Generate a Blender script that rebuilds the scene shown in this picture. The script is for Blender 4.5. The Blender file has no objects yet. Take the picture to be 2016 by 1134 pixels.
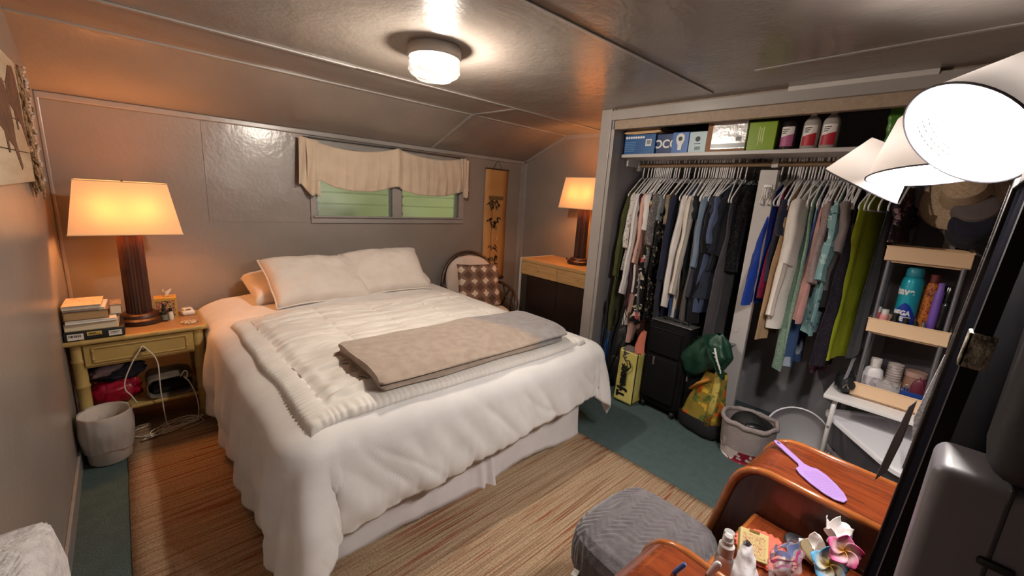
import bpy, bmesh, math, random
from math import sin, cos, pi, radians, sqrt, exp, atan2, hypot
from mathutils import Vector, Matrix, Euler, noise
S = bpy.context.scene
COL = S.collection
random.seed(7)

# ------------------------------------------------------------------ helpers
def lin(c):
    c = c / 255.0
    return c / 12.92 if c <= 0.04045 else ((c + 0.055) / 1.055) ** 2.4

def rgb(r, g, b):
    return (lin(r), lin(g), lin(b), 1.0)

def clamp(x, a=0.0, b=1.0):
    return a if x < a else b if x > b else x

def sm(a, b, x):
    t = clamp((x - a) / (b - a))
    return t * t * (3 - 2 * t)

def lerp(a, b, t):
    return a + (b - a) * t

def nz(x, y=0.0, z=0.0):
    return noise.noise((x, y, z))

def interp(tab, x):
    if x <= tab[0][0]:
        return tab[0][1]
    for (x0, y0), (x1, y1) in zip(tab, tab[1:]):
        if x <= x1:
            return y0 + (y1 - y0) * (x - x0) / (x1 - x0)
    return tab[-1][1]

class G:
    """Collects shapes that end up in one mesh."""
    def __init__(self):
        self.v, self.f, self.mi, self.m = [], [], [], 0

    def mat(self, i):
        self.m = i
        return self

    def add(self, vs, fs, T=None):
        b = len(self.v)
        self.v += [tuple(T @ Vector(p)) for p in vs] if T is not None else [tuple(p) for p in vs]
        self.f += [tuple(b + i for i in f) for f in fs]
        self.mi += [self.m] * len(fs)
        return self

    def box(self, x0, x1, y0, y1, z0, z1, T=None):
        vs = [(x, y, z) for z in (z0, z1) for y in (y0, y1) for x in (x0, x1)]
        return self.add(vs, [(0, 2, 3, 1), (4, 5, 7, 6), (0, 1, 5, 4), (2, 6, 7, 3), (0, 4, 6, 2), (1, 3, 7, 5)], T)

    def rbox(self, x0, x1, y0, y1, z0, z1, r=0.005, seg=2, T=None):
        bm = bmesh.new()
        bmesh.ops.create_cube(bm, size=1.0)
        for v in bm.verts:
            v.co = Vector((lerp(x0, x1, v.co.x + .5), lerp(y0, y1, v.co.y + .5), lerp(z0, z1, v.co.z + .5)))
        r = min(r, .49 * min(x1 - x0, y1 - y0, z1 - z0))
        bmesh.ops.bevel(bm, geom=list(bm.edges), offset=r, segments=seg, profile=.5, affect='EDGES')
        bm.verts.index_update()
        self.add([v.co[:] for v in bm.verts], [[v.index for v in f.verts] for f in bm.faces], T)
        bm.free()
        return self

    def grid(self, fn, nu, nv, cu=False, cv=False, T=None):
        """fn(u,v) with u,v in 0..1; cu / cv close the sheet along u / v."""
        U = nu if cu else nu + 1
        V = nv if cv else nv + 1
        vs = [fn(i / nu, j / nv) for j in range(V) for i in range(U)]
        fs = []
        for j in range(nv):
            for i in range(nu):
                a, b = i, (i + 1) % U
                c, d = j, (j + 1) % V
                fs.append((c * U + a, c * U + b, d * U + b, d * U + a))
        return self.add(vs, fs, T)

    def loft(self, rings, caps=True, T=None):
        n = len(rings[0])
        vs = [p for r in rings for p in r]
        fs = []
        for j in range(len(rings) - 1):
            for i in range(n):
                k = (i + 1) % n
                fs.append((j * n + i, j * n + k, (j + 1) * n + k, (j + 1) * n + i))
        if caps:
            fs.append(tuple(reversed(range(n))))
            fs.append(tuple((len(rings) - 1) * n + i for i in range(n)))
        return self.add(vs, fs, T)

    def lathe(self, prof, n=24, c=(0, 0, 0), sx=1.0, sy=1.0, T=None, caps=True):
        rings = [[(c[0] + r * sx * cos(2 * pi * i / n), c[1] + r * sy * sin(2 * pi * i / n), c[2] + z) for i in range(n)] for r, z in prof]
        return self.loft(rings, caps, T)

    def tube(self, pts, r=.01, n=8, closed=False, caps=True, T=None, flat=1.0):
        P = [Vector(p) for p in pts]
        m = len(P)
        up = None
        rings = []
        for i in range(m):
            if closed:
                t = (P[(i + 1) % m] - P[i - 1]).normalized()
            else:
                t = (P[min(i + 1, m - 1)] - P[max(i - 1, 0)]).normalized()
            if up is None:
                up = Vector((0, 0, 1)) if abs(t.z) < .9 else Vector((1, 0, 0))
            up = (up - t * up.dot(t))
            if up.length < 1e-6:
                up = t.orthogonal()
            up.normalize()
            s = t.cross(up)
            ri = r[i] if isinstance(r, (list, tuple)) else r
            rings.append([tuple(P[i] + (up * cos(2 * pi * k / n) * flat + s * sin(2 * pi * k / n)) * ri) for k in range(n)])
        if closed:
            rings.append(rings[0])
            return self.loft(rings, False, T)
        return self.loft(rings, caps, T)

    def prism(self, poly, h0, h1, axis='z', T=None):
        def p3(a, b, h):
            return (a, b, h) if axis == 'z' else (a, h, b) if axis == 'y' else (h, a, b)
        n = len(poly)
        vs = [p3(a, b, h0) for a, b in poly] + [p3(a, b, h1) for a, b in poly]
        fs = [tuple(range(n)), tuple(reversed(range(n, 2 * n)))]
        fs += [(i, i + n, (i + 1) % n + n, (i + 1) % n) for i in range(n)]
        return self.add(vs, fs, T)

    def blob(self, c, r, n=16, m=10, amp=0.0, fr=3.0, seed=0.0, T=None, pw=1.0):
        def q(t):
            return abs(t) ** pw * (1 if t >= 0 else -1)
        def fn(u, v):
            th, ph = 2 * pi * u, pi * (v - .5) * .999
            d = Vector((q(cos(ph)) * q(cos(th)), q(cos(ph)) * q(sin(th)), q(sin(ph))))
            k = 1 + amp * nz(d.x * fr + seed, d.y * fr + seed * 2, d.z * fr)
            return (c[0] + d.x * r[0] * k, c[1] + d.y * r[1] * k, c[2] + d.z * r[2] * k)
        return self.grid(fn, n, m, cu=True, T=T)

    def build(self, name, mats, parent=None, loc=(0, 0, 0), rot=(0, 0, 0), smooth=40, bevel=0, sub=0, solid=0, seg=2):
        me = bpy.data.meshes.new(name)
        me.from_pydata(self.v, [], self.f)
        bm = bmesh.new()
        bm.from_mesh(me)
        bmesh.ops.remove_doubles(bm, verts=bm.verts, dist=1e-6)
        bmesh.ops.recalc_face_normals(bm, faces=bm.faces)
        # material indices survive because from_pydata keeps face order
        bm.to_mesh(me)
        bm.free()
        if len(me.polygons) == len(self.mi):
            me.polygons.foreach_set('material_index', self.mi)
        for m in (mats if isinstance(mats, (list, tuple)) else [mats]):
            me.materials.append(m)
        if smooth:
            me.polygons.foreach_set('use_smooth', [True] * len(me.polygons))
            if smooth < 180:
                me.set_sharp_from_angle(angle=radians(smooth))
        me.update()
        o = bpy.data.objects.new(name, me)
        COL.objects.link(o)
        o.location, o.rotation_euler = loc, rot
        if parent is not None:
            o.parent = parent
        if solid:
            d = o.modifiers.new('t', 'SOLIDIFY')
            d.thickness, d.offset = solid, 0
        if bevel:
            d = o.modifiers.new('b', 'BEVEL')
            d.width, d.segments, d.limit_method, d.angle_limit = bevel, seg, 'ANGLE', radians(35)
        if sub:
            d = o.modifiers.new('s', 'SUBSURF')
            d.levels = d.render_levels = sub
        return o

def tag(o, label, cat=None, group=None, kind=None):
    if label:
        o['label'] = label
    if cat:
        o['category'] = cat
    if group:
        o['group'] = group
    if kind:
        o['kind'] = kind
    return o

def thing(name, label, cat, loc=(0, 0, 0), rz=0.0, group=None, rot=None):
    o = bpy.data.objects.new(name, None)
    o.empty_display_size = .05
    COL.objects.link(o)
    o.location = loc
    o.rotation_euler = rot if rot else (0, 0, rz)
    return tag(o, label, cat, group)

def struct(g, name, mats, **k):
    o = g.build(name, mats, **k)
    if o.parent is None:
        o['kind'] = 'structure'
    return o

def kids(o):
    return [c for c in bpy.data.objects if c.parent == o]

def dup(src, loc, rz=None, label=None, group=None, rot=None):
    ch = {}
    for c in COL.objects:
        if c.parent is not None:
            ch.setdefault(c.parent.name, []).append(c)
    def cp(o, par):
        c = o.copy()
        COL.objects.link(c)
        if par is not None:
            c.parent = par
        for k in ch.get(o.name, []):
            cp(k, c)
        return c
    r = cp(src, None)
    r.location = loc
    if rz is not None:
        r.rotation_euler = (0, 0, rz)
    if rot is not None:
        r.rotation_euler = rot
    if label:
        r['label'] = label
    if group:
        r['group'] = group
    return r

def text(name, s, size, m, parent=None, loc=(0, 0, 0), rot=(0, 0, 0), ext=.0004, align='CENTER', bend=0, shift=0.0, sx=1.0, bold=0.0, shear=0.0):
    cu = bpy.data.curves.new(name, 'FONT')
    cu.body, cu.size, cu.extrude, cu.align_x, cu.align_y = s, size, ext, align, 'CENTER'
    cu.offset, cu.shear = bold, shear
    t = bpy.data.objects.new(name, cu)
    COL.objects.link(t)
    bpy.context.view_layer.update()
    me = bpy.data.meshes.new_from_object(t)
    me.name = name
    bpy.data.objects.remove(t)
    for v in me.vertices:
        v.co.x = v.co.x * sx + shift
        if bend:                      # wrap around a cylinder of this radius
            a = v.co.x / bend
            r = bend + v.co.z
            v.co.x, v.co.z = r * sin(a), r * cos(a) - bend
    me.materials.clear()
    me.materials.append(m)
    o = bpy.data.objects.new(name, me)
    COL.objects.link(o)
    o.location, o.rotation_euler = loc, rot
    if parent is not None:
        o.parent = parent
    return o

def light(name, loc, energy, col, r=.03):
    d = bpy.data.lights.new(name, 'POINT')
    d.energy, d.color, d.shadow_soft_size = energy, col, r
    o = bpy.data.objects.new(name, d)
    COL.objects.link(o)
    o.location = loc
    return o

# ------------------------------------------------------------------ materials
_M = {}
def nodes(name):
    m = bpy.data.materials.new(name)
    m.use_nodes = True
    nt = m.node_tree
    return m, nt, nt.nodes['Principled BSDF']

def coords(nt, scale=(1, 1, 1), rot=(0, 0, 0), kind='Object'):
    tc = nt.nodes.new('ShaderNodeTexCoord')
    mp = nt.nodes.new('ShaderNodeMapping')
    mp.inputs['Scale'].default_value = scale
    mp.inputs['Rotation'].default_value = rot
    nt.links.new(tc.outputs[kind], mp.inputs[0])
    return mp.outputs[0]

def tex(nt, kind, vec, **k):
    n = nt.nodes.new(kind)
    for a, b in k.items():
        if a in n.inputs:
            n.inputs[a].default_value = b
        else:
            setattr(n, a, b)
    if vec is not None:
        nt.links.new(vec, n.inputs['Vector'])
    return n

def ramp(nt, fac, stops, interp='LINEAR'):
    r = nt.nodes.new('ShaderNodeValToRGB')
    r.color_ramp.interpolation = interp
    e = r.color_ramp.elements
    while len(e) < len(stops):
        e.new(.5)
    for i, (p, c) in enumerate(stops):
        e[i].position, e[i].color = p, c
    nt.links.new(fac, r.inputs[0])
    return r.outputs[0]

def bump(nt, bs, h, strength, dist=.01):
    b = nt.nodes.new('ShaderNodeBump')
    b.inputs['Strength'].default_value = strength
    b.inputs['Distance'].default_value = dist
    nt.links.new(h, b.inputs['Height'])
    nt.links.new(b.outputs[0], bs.inputs['Normal'])

def mix(nt, a, b, fac):
    m = nt.nodes.new('ShaderNodeMix')
    m.data_type = 'RGBA'
    for s, i in ((a, 6), (b, 7)):
        if isinstance(s, tuple):
            m.inputs[i].default_value = s
        else:
            nt.links.new(s, m.inputs[i])
    if isinstance(fac, float):
        m.inputs[0].default_value = fac
    else:
        nt.links.new(fac, m.inputs[0])
    return m.outputs[2]

def mat(name, c, rough=.6, metal=0.0, spec=.5, bmp=None, var=None, sheen=0.0, coat=0.0, trans=0.0, ior=1.45, alpha=1.0, scale=(1, 1, 1)):
    """bmp = (scale, strength); var = (scale, second colour, lo, hi)."""
    if name in _M:
        return _M[name]
    m, nt, bs = nodes(name)
    c = rgb(*c)
    bs.inputs['Base Color'].default_value = c
    bs.inputs['Roughness'].default_value = rough
    bs.inputs['Metallic'].default_value = metal
    bs.inputs['Specular IOR Level'].default_value = spec
    bs.inputs['Sheen Weight'].default_value = sheen
    bs.inputs['Coat Weight'].default_value = coat
    bs.inputs['Coat Roughness'].default_value = .15
    bs.inputs['Transmission Weight'].default_value = trans
    bs.inputs['IOR'].default_value = ior
    bs.inputs['Alpha'].default_value = alpha
    if var or bmp:
        v = coords(nt, scale)
    if var:
        n = tex(nt, 'ShaderNodeTexNoise', v, Scale=var[0], Detail=4.0)
        lo, hi = (var[2], var[3]) if len(var) > 3 else (.35, .65)
        nt.links.new(ramp(nt, n.outputs[0], [(lo, c), (hi, rgb(*var[1]))]), bs.inputs['Base Color'])
    if bmp:
        n = tex(nt, 'ShaderNodeTexNoise', v, Scale=bmp[0], Detail=3.0)
        bump(nt, bs, n.outputs[0], bmp[1])
    _M[name] = m
    return m

def emit(name, c, s):
    m = bpy.data.materials.new(name)
    m.use_nodes = True
    nt = m.node_tree
    nt.nodes.clear()
    e = nt.nodes.new('ShaderNodeEmission')
    e.inputs[0].default_value = rgb(*c)
    e.inputs[1].default_value = s
    o = nt.nodes.new('ShaderNodeOutputMaterial')
    nt.links.new(e.outputs[0], o.inputs[0])
    return m

def bulb_mat(name, c, watts, r):
    """glowing bulb of mean radius r that gives off as much as a point lamp of that power; c is linear."""
    m = emit(name, (255, 255, 255), watts / (4 * pi * pi * r * r))
    m.node_tree.nodes['Emission'].inputs[0].default_value = (*c, 1)
    return m

def shade_mat(name, c, tr=.5, clear=0.0, gloss=0.0, see=1.0):
    """cloth or frosted shade: diffuse outside, lets light of a lamp through."""
    m = bpy.data.materials.new(name)
    m.use_nodes = True
    nt = m.node_tree
    nt.nodes.clear()
    d = nt.nodes.new('ShaderNodeBsdfDiffuse')
    t = nt.nodes.new('ShaderNodeBsdfTranslucent')
    d.inputs[0].default_value = t.inputs[0].default_value = rgb(*c)
    mx = nt.nodes.new('ShaderNodeMixShader')
    mx.inputs[0].default_value = tr
    nt.links.new(d.outputs[0], mx.inputs[1])
    nt.links.new(t.outputs[0], mx.inputs[2])
    last = mx.outputs[0]
    if clear:
        p = nt.nodes.new('ShaderNodeBsdfTransparent')
        p.inputs[0].default_value = (see, see, see, 1)
        m2 = nt.nodes.new('ShaderNodeMixShader')
        m2.inputs[0].default_value = clear
        nt.links.new(last, m2.inputs[1])
        nt.links.new(p.outputs[0], m2.inputs[2])
        last = m2.outputs[0]
    if gloss:
        g = nt.nodes.new('ShaderNodeBsdfGlossy')
        g.inputs['Roughness'].default_value = .15
        fr = nt.nodes.new('ShaderNodeFresnel')
        fr.inputs[0].default_value = 1.45
        m3 = nt.nodes.new('ShaderNodeMixShader')
        nt.links.new(fr.outputs[0], m3.inputs[0])
        nt.links.new(last, m3.inputs[1])
        nt.links.new(g.outputs[0], m3.inputs[2])
        last = m3.outputs[0]
    o = nt.nodes.new('ShaderNodeOutputMaterial')
    nt.links.new(last, o.inputs[0])
    return m

def wood(name, c1, c2, scale=(1, 14, 14), rough=.35, coat=0.0, detail=6.0, sc=3.0):
    if name in _M:
        return _M[name]
    m, nt, bs = nodes(name)
    v = coords(nt, scale)
    n = tex(nt, 'ShaderNodeTexNoise', v, Scale=sc, Detail=detail, Roughness=.6, Distortion=.6)
    nt.links.new(ramp(nt, n.outputs[0], [(.3, rgb(*c1)), (.7, rgb(*c2))]), bs.inputs['Base Color'])
    bs.inputs['Roughness'].default_value = rough
    bs.inputs['Coat Weight'].default_value = coat
    bs.inputs['Coat Roughness'].default_value = .12
    bump(nt, bs, n.outputs[0], .08)
    _M[name] = m
    return m

def floral(name, base, cols, scale=14.0, size=.32, rough=.85, bs_scale=(1, 1, 1), second=None):
    """base cloth with scattered coloured blotches (petal-like voronoi cells)."""
    if name in _M:
        return _M[name]
    m, nt, bs = nodes(name)
    v = coords(nt, bs_scale)
    ds = tex(nt, 'ShaderNodeTexNoise', v, Scale=scale * 1.3, Detail=2.0)
    w = nt.nodes.new('ShaderNodeMix')
    w.data_type = 'VECTOR'
    w.inputs[0].default_value = .12
    nt.links.new(v, w.inputs[4])
    nt.links.new(ds.outputs[1], w.inputs[5])
    col = rgb(*base)
    for i, c in enumerate(cols):
        vo = tex(nt, 'ShaderNodeTexVoronoi', None, Scale=scale * (1 + .37 * i), Randomness=1.0)
        ad = nt.nodes.new('ShaderNodeVectorMath')
        ad.operation = 'ADD'
        ad.inputs[1].default_value = (3.1 * i, 7.7 * i, 1.3 * i)
        nt.links.new(w.outputs[1], ad.inputs[0])
        nt.links.new(ad.outputs[0], vo.inputs['Vector'])
        k = ramp(nt, vo.outputs['Distance'], [(size, (1, 1, 1, 1)), (size + .06, (0, 0, 0, 1))])
        col = mix(nt, col, rgb(*c), k)
    nt.links.new(col, bs.inputs['Base Color'])
    bs.inputs['Roughness'].default_value = rough
    bs.inputs['Specular IOR Level'].default_value = .2
    _M[name] = m
    return m

def cloth(name, c, c2=None, rough=.9, weave=0):
    c2 = c2 or tuple(int(x * .82) for x in c)
    return mat(name, c, rough=rough, spec=.15, var=(9.0, c2, .3, .75), bmp=(220.0, .05), sheen=.15)
# ------------------------------------------------------------------ camera, 14.5 mm on a 36 mm wide frame
YAW, PITCH, ROLL = radians(43.55), radians(-12.47), radians(3.64)
fw = Vector((sin(YAW) * cos(PITCH), cos(YAW) * cos(PITCH), sin(PITCH)))
r0 = Vector((cos(YAW), -sin(YAW), 0))
u0 = r0.cross(fw)
rt = r0 * cos(ROLL) + u0 * sin(ROLL)
up = u0 * cos(ROLL) - r0 * sin(ROLL)
cam = bpy.data.cameras.new('camera')
cam.sensor_fit, cam.sensor_width, cam.lens, cam.clip_start = 'HORIZONTAL', 36.0, 14.5, .01
co = bpy.data.objects.new('camera', cam)
COL.objects.link(co)
co.matrix_world = Matrix(((rt.x, up.x, -fw.x, 0), (rt.y, up.y, -fw.y, 0), (rt.z, up.z, -fw.z, 1.45), (0, 0, 0, 1)))
S.camera = co
S.view_settings.view_transform = 'Standard'
S.view_settings.look = 'None'
S.view_settings.gamma = 1
S.view_settings.use_curve_mapping = False
S.view_settings.exposure = EXPOSURE = 0.38
S.cycles.sample_clamp_indirect = 4.0
S.cycles.max_bounces = 10
S.cycles.transparent_max_bounces = 12
S.cycles.caustics_reflective = False
S.cycles.caustics_refractive = False

# daylight outside the window
w = bpy.data.worlds.new('daylight')
S.world = w
w.use_nodes = True
w.node_tree.nodes['Background'].inputs[0].default_value = (.95, .97, .92, 1)
w.node_tree.nodes['Background'].inputs[1].default_value = 1.1

# ------------------------------------------------------------------ shell
XL, XR, YB, YF, ZC = -.285, 3.40, 3.50, -1.30, 2.09
XC = 2.60                                   # plane of the closet front
YS, ZS = 2.92, 1.84                         # where the ceiling starts to slope, and where it meets the back wall

def paint(name, c, rough=.33, bs=.16, sc=55):
    m, nt, b = nodes(name)
    v = coords(nt)
    n1 = tex(nt, 'ShaderNodeTexNoise', v, Scale=2.2, Detail=3.0)
    c2 = tuple(int(x * .93) for x in c)
    nt.links.new(ramp(nt, n1.outputs[0], [(.35, rgb(*c)), (.65, rgb(*c2))]), b.inputs['Base Color'])
    b.inputs['Roughness'].default_value = rough
    n2 = tex(nt, 'ShaderNodeTexNoise', v, Scale=sc, Detail=3.0)
    n3 = tex(nt, 'ShaderNodeTexNoise', v, Scale=6.0, Detail=2.0)
    ad = nt.nodes.new('ShaderNodeMath')
    ad.operation = 'MULTIPLY_ADD'
    ad.inputs[1].default_value = 3.0
    nt.links.new(n3.outputs[0], ad.inputs[0])
    nt.links.new(n2.outputs[0], ad.inputs[2])
    bump(nt, b, ad.outputs[0], bs, .006)
    return m
WALL = paint('grey_taupe_wall_paint', (146, 137, 130))
WALL_GLOSS = paint('grey_taupe_gloss_paint', (150, 141, 135), .24, .2, 40)
CEIL = paint('grey_taupe_ceiling_paint', (142, 132, 124), .22, .22, 48)
TRIM = paint('grey_trim_paint', (158, 151, 147), .3, .08)
DARKWALL = paint('closet_wall_paint', (150, 146, 150), .5, .1)
TANWOOD = wood('bare_tan_wood', (160, 138, 118), (140, 120, 102), rough=.6)

def carpet():
    m, nt, b = nodes('teal_carpet')
    v = coords(nt)
    n = tex(nt, 'ShaderNodeTexNoise', v, Scale=260.0, Detail=4.0)
    n2 = tex(nt, 'ShaderNodeTexNoise', v, Scale=18.0, Detail=4.0)
    a = ramp(nt, n.outputs[0], [(.3, rgb(48, 62, 63)), (.7, rgb(104, 122, 121))])
    c = mix(nt, a, rgb(72, 86, 86), ramp(nt, n2.outputs[0], [(.4, (0, 0, 0, 1)), (.7, (.6, .6, .6, 1))]))
    nt.links.new(c, b.inputs['Base Color'])
    b.inputs['Roughness'].default_value = .95
    b.inputs['Specular IOR Level'].default_value = .1
    bump(nt, b, n.outputs[0], .6, .006)
    return m
struct(G().box(XL - .1, XR + .1, YF - .1, YB + .1, -.06, 0), 'floor', carpet(), smooth=0)
struct(G().box(XL - .08, XL, YF - .08, YB + .08, 0, 2.2), 'wall_left', WALL, smooth=0)
WX0, WX1, WZ0, WZ1 = 1.125, 2.50, 1.20, 1.735
g = G()
g.box(XL, WX0, YB, YB + .08, 0, 2.2).box(WX1, XR, YB, YB + .08, 0, 2.2).box(WX0, WX1, YB, YB + .08, 0, WZ0).box(WX0, WX1, YB, YB + .08, WZ1, 2.2)
struct(g, 'wall_back', WALL, smooth=0)
struct(G().box(.43, WX0 - .04, YB - .004, YB, 1.153, ZS), 'wall_back', WALL_GLOSS, smooth=0)
struct(G().box(XR, XR + .08, YF - .08, YB + .08, 0, 2.2), 'wall_right', WALL, smooth=0)
struct(G().box(XL, XR, YF - .08, YF, 0, 2.2), 'wall_front', WALL, smooth=0)
struct(G().box(XC, XR, 1.80, 1.90, 0, ZC), 'wall_closet_side', DARKWALL, smooth=0)
struct(G().box(XR - .012, XR - .002, YF, 1.80, 0, ZC), 'wall_closet_back', DARKWALL, smooth=0)
struct(G().box(XC + .012, XC + .055, YF, 1.80, 1.957, ZC), 'wall_closet_header', TANWOOD, smooth=0)
# ceiling: flat part and the part that slopes down to the back wall
g = G().box(XL, XR, YF, YS, ZC, ZC + .05)
g.prism([(YS, ZC), (YB + .02, ZS - .0085), (YB + .02, ZS + .05), (YS, ZC + .05)], XL, XR, 'x')
struct(g, 'ceiling', CEIL, smooth=0)
# trim
def strip(a, b, wd, th, name='trim_1', m=TRIM, rx=0):
    """flat board from a to b, wd wide, th thick, lying under the ceiling."""
    A, B = Vector(a), Vector(b)
    d = (B - A).normalized()
    n = Vector((0, 0, 1)) if abs(d.z) < .8 else Vector((0, 1, 0))
    s = d.cross(n).normalized()
    n = s.cross(d)
    vs = []
    for p in (A, B):
        for e, h in ((-1, 0), (1, 0), (1, -1), (-1, -1)):
            vs.append(p + s * e * wd / 2 + n * h * th)
    return struct(G().add(vs, [(0, 1, 2, 3), (7, 6, 5, 4), (0, 4, 5, 1), (1, 5, 6, 2), (2, 6, 7, 3), (3, 7, 4, 0)]), name, m, smooth=0, bevel=.002)
strip((XL, YS, ZC + .002), (XR, YS, ZC + .002), .035, .010, 'trim_1')
strip((XL, 2.43, ZC), (1.02, 2.43, ZC), .026, .008, 'trim_2')
strip((1.02, 2.425, ZC), (XR, 2.40, ZC), .022, .006, 'trim_3')
strip((.2, 1.15, ZC), (2.5, 1.10, ZC), .02, .006, 'trim_4')
strip((2.21, .79, ZC), (2.12, -.6, ZC), .02, .006, 'trim_5')
strip((2.23, 2.42, ZC), (2.20, YS, ZC), .028, .005, 'trim_6')
dz = (ZC - ZS) / (YB - YS)
strip((2.20, YS, ZC), (2.17, YB, ZS), .028, .008, 'trim_7')
struct(G().box(XL, XR, YB - .022, YB, ZS - .03, ZS + .005), 'trim_8', TRIM, smooth=0, bevel=.006)
struct(G().box(XL, XL + .018, YB - .018, YB, 0, ZS), 'trim_9', TRIM, smooth=0, bevel=.005)
struct(G().box(XR - .05, XR, YB - .012, YB, 0, ZS), 'trim_10', TRIM, smooth=0, bevel=.003)
struct(G().box(XR - .012, XR, YB - .06, YB, 0, ZS), 'trim_11', TRIM, smooth=0, bevel=.003)
g = G().prism([(YS, ZC - .03), (YB, ZS - .035), (YB, ZS), (YS, ZC)], XR - .012, XR, 'x').box(XR - .012, XR, 1.9, YS, ZC - .035, ZC)
struct(g, 'trim_12', TRIM, smooth=0, bevel=.002)
struct(G().box(XL, XL + .012, YF, YB, 0, .085), 'baseboard_left', TRIM, smooth=0, bevel=.003)
struct(G().box(XL, XR, YB - .012, YB, 0, .085), 'baseboard_back', TRIM, smooth=0, bevel=.003)
struct(G().box(XR - .012, XR, 1.9, YB, 0, .085), 'baseboard_right', TRIM, smooth=0, bevel=.003)
# closet casing
struct(G().box(XC - .016, XC, 1.812, 1.90, 0, ZC), 'trim_13', TRIM, smooth=0, bevel=.003)
struct(G().box(XC - .008, XC + .09, 1.786, 1.812, 0, 1.957), 'trim_14', TRIM, smooth=0, bevel=.003)
struct(G().box(XC - .016, XC + .012, YF, 1.812, 2.015, 2.078), 'trim_15', TRIM, smooth=0, bevel=.003)
struct(G().box(XC - .022, XC - .008, .19, .745, 2.066, 2.09), 'trim_16', mat('pale_strip_paint', (190, 184, 180), .4), smooth=0, bevel=.002)

# ------------------------------------------------------------------ window
win = thing('window_1', None, None, (0, 0, 0))
win['kind'] = 'structure'
g = G()
g.box(1.085, 2.56, YB - .02, YB, 1.148, 1.20).box(1.085, 1.125, YB - .02, YB, 1.2, 1.78).box(2.50, 2.56, YB - .02, YB, 1.2, 1.78).box(1.085, 2.56, YB - .02, YB, 1.735, 1.78)
g.box(1.775, 1.865, YB - .02, YB + .06, 1.2, 1.735)
g.box(1.10, 2.53, YB - .045, YB, 1.195, 1.207)
g.build('window_frame', TRIM, win, smooth=0, bevel=.003)
GLASS = mat('frosted_louver_glass', (232, 236, 226), .24, trans=1.0, ior=1.35, bmp=(60, .1))
ALU = mat('dull_aluminium', (150, 150, 150), .4, metal=.9)
for x0, x1 in ((1.150, 1.755), (1.885, 2.475)):
    for xx in (x0 - .02, x1 + .006):
        gg = G().box(xx, xx + .012, YB - .005, YB + .035, 1.202, 1.733)
        for k in range(7):
            gg.box(xx - .004, xx + .016, YB - .012, YB + .03, 1.225 + k * .075, 1.245 + k * .075)
        gg.build('louver_track', ALU, win, smooth=0)
    for k in range(6):
        z = 1.206 + k * .091
        T = Matrix.Translation((0, YB + .018, z)) @ Matrix.Rotation(radians(-14), 4, 'X')
        G().box(x0, x1, -.003, .003, 0, .104, T=T).build('louver_pane', GLASS, win, smooth=0)
# leafy hedge outside, seen only as a green blur through the frosted louvers
def hedge(u, v):
    x, z = lerp(-1.5, 6.5, u), lerp(-.3, 3.6, v)
    return (x, 4.9 + .35 * nz(x * 1.6, z * 1.6) + .16 * nz(x * 6, z * 6, 2) - .25 * v, z)
hm = mat('hedge_leaves', (182, 188, 118), .8, var=(.9, (222, 222, 196), .36, .62))
o = G().grid(hedge, 60, 34).build('hedge', hm, smooth=180)
tag(o, 'green hedge outside, blurred behind the frosted louver window', 'hedge', kind='stuff')
o = G().box(-3, 8, 3.7, 9, -.4, -.3).build('ground_outside', mat('lawn', (96, 120, 60), .9))
o['kind'] = 'structure'
# ------------------------------------------------------------------ bed
BX0, BX1, BY0, BY1, BZ = .47, 1.97, 1.42, 3.44, .585     # mattress box
bed = thing('bed', 'queen bed with white gathered bed skirt standing on the striped rug', 'bed', (1.22, 2.43, 0))
WHITE = cloth('white_cotton', (236, 231, 228), (226, 221, 218))
SKIRT = cloth('white_skirt_linen', (226, 219, 219), (214, 207, 208))
L = lambda g: Matrix.Translation((-1.22, -2.43, 0))
TB = Matrix.Translation((-1.22, -2.43, 0))
G().rbox(BX0, BX1, BY0, BY1, .34, BZ, .05, 4, T=TB).build('mattress', WHITE, bed)
G().rbox(BX0 + .02, BX1 - .02, BY0 + .03, BY1, .12, .335, .02, 2, T=TB).build('box_spring', SKIRT, bed)
for x in (BX0 + .1, BX1 - .1):
    for y in (BY0 + .12, BY1 - .1):
        G().box(x - .02, x + .02, y - .02, y + .02, 0, .12, T=TB).build('leg', mat('black_metal', (26, 25, 26), .5), bed, smooth=0)
def skirt(u, v):
    x = lerp(BX0, BX1, u)
    k = x - 1.235
    pl = exp(-(k / .05) ** 2)
    z = lerp(.33, .012 + .012 * sin(x * 9) - .02 * pl + .01 * nz(x * 5), v)
    y = BY0 - .012 - .02 * v * v - .012 * sin(x * 7 + 1) * v - .035 * pl * v * (1 + .8 * sin(k * 95)) - .006 * nz(x * 14, z * 6)
    return (x, y, max(z, .004))
G().grid(skirt, 150, 12, T=TB).build('bed_skirt', SKIRT, bed, smooth=180, solid=.003)
def skirt_side(xs, sg):
    def fn(u, v):
        y = lerp(BY0, BY1, u)
        return (xs + sg * (.012 + .015 * v + .01 * sin(y * 8) * v), y, lerp(.33, .015, v))
    return fn
for xs, sg in ((BX0, -1), (BX1, 1)):
    G().grid(skirt_side(xs, sg), 60, 6, T=TB).build('bed_skirt', SKIRT, bed, smooth=180, solid=.003)

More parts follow.
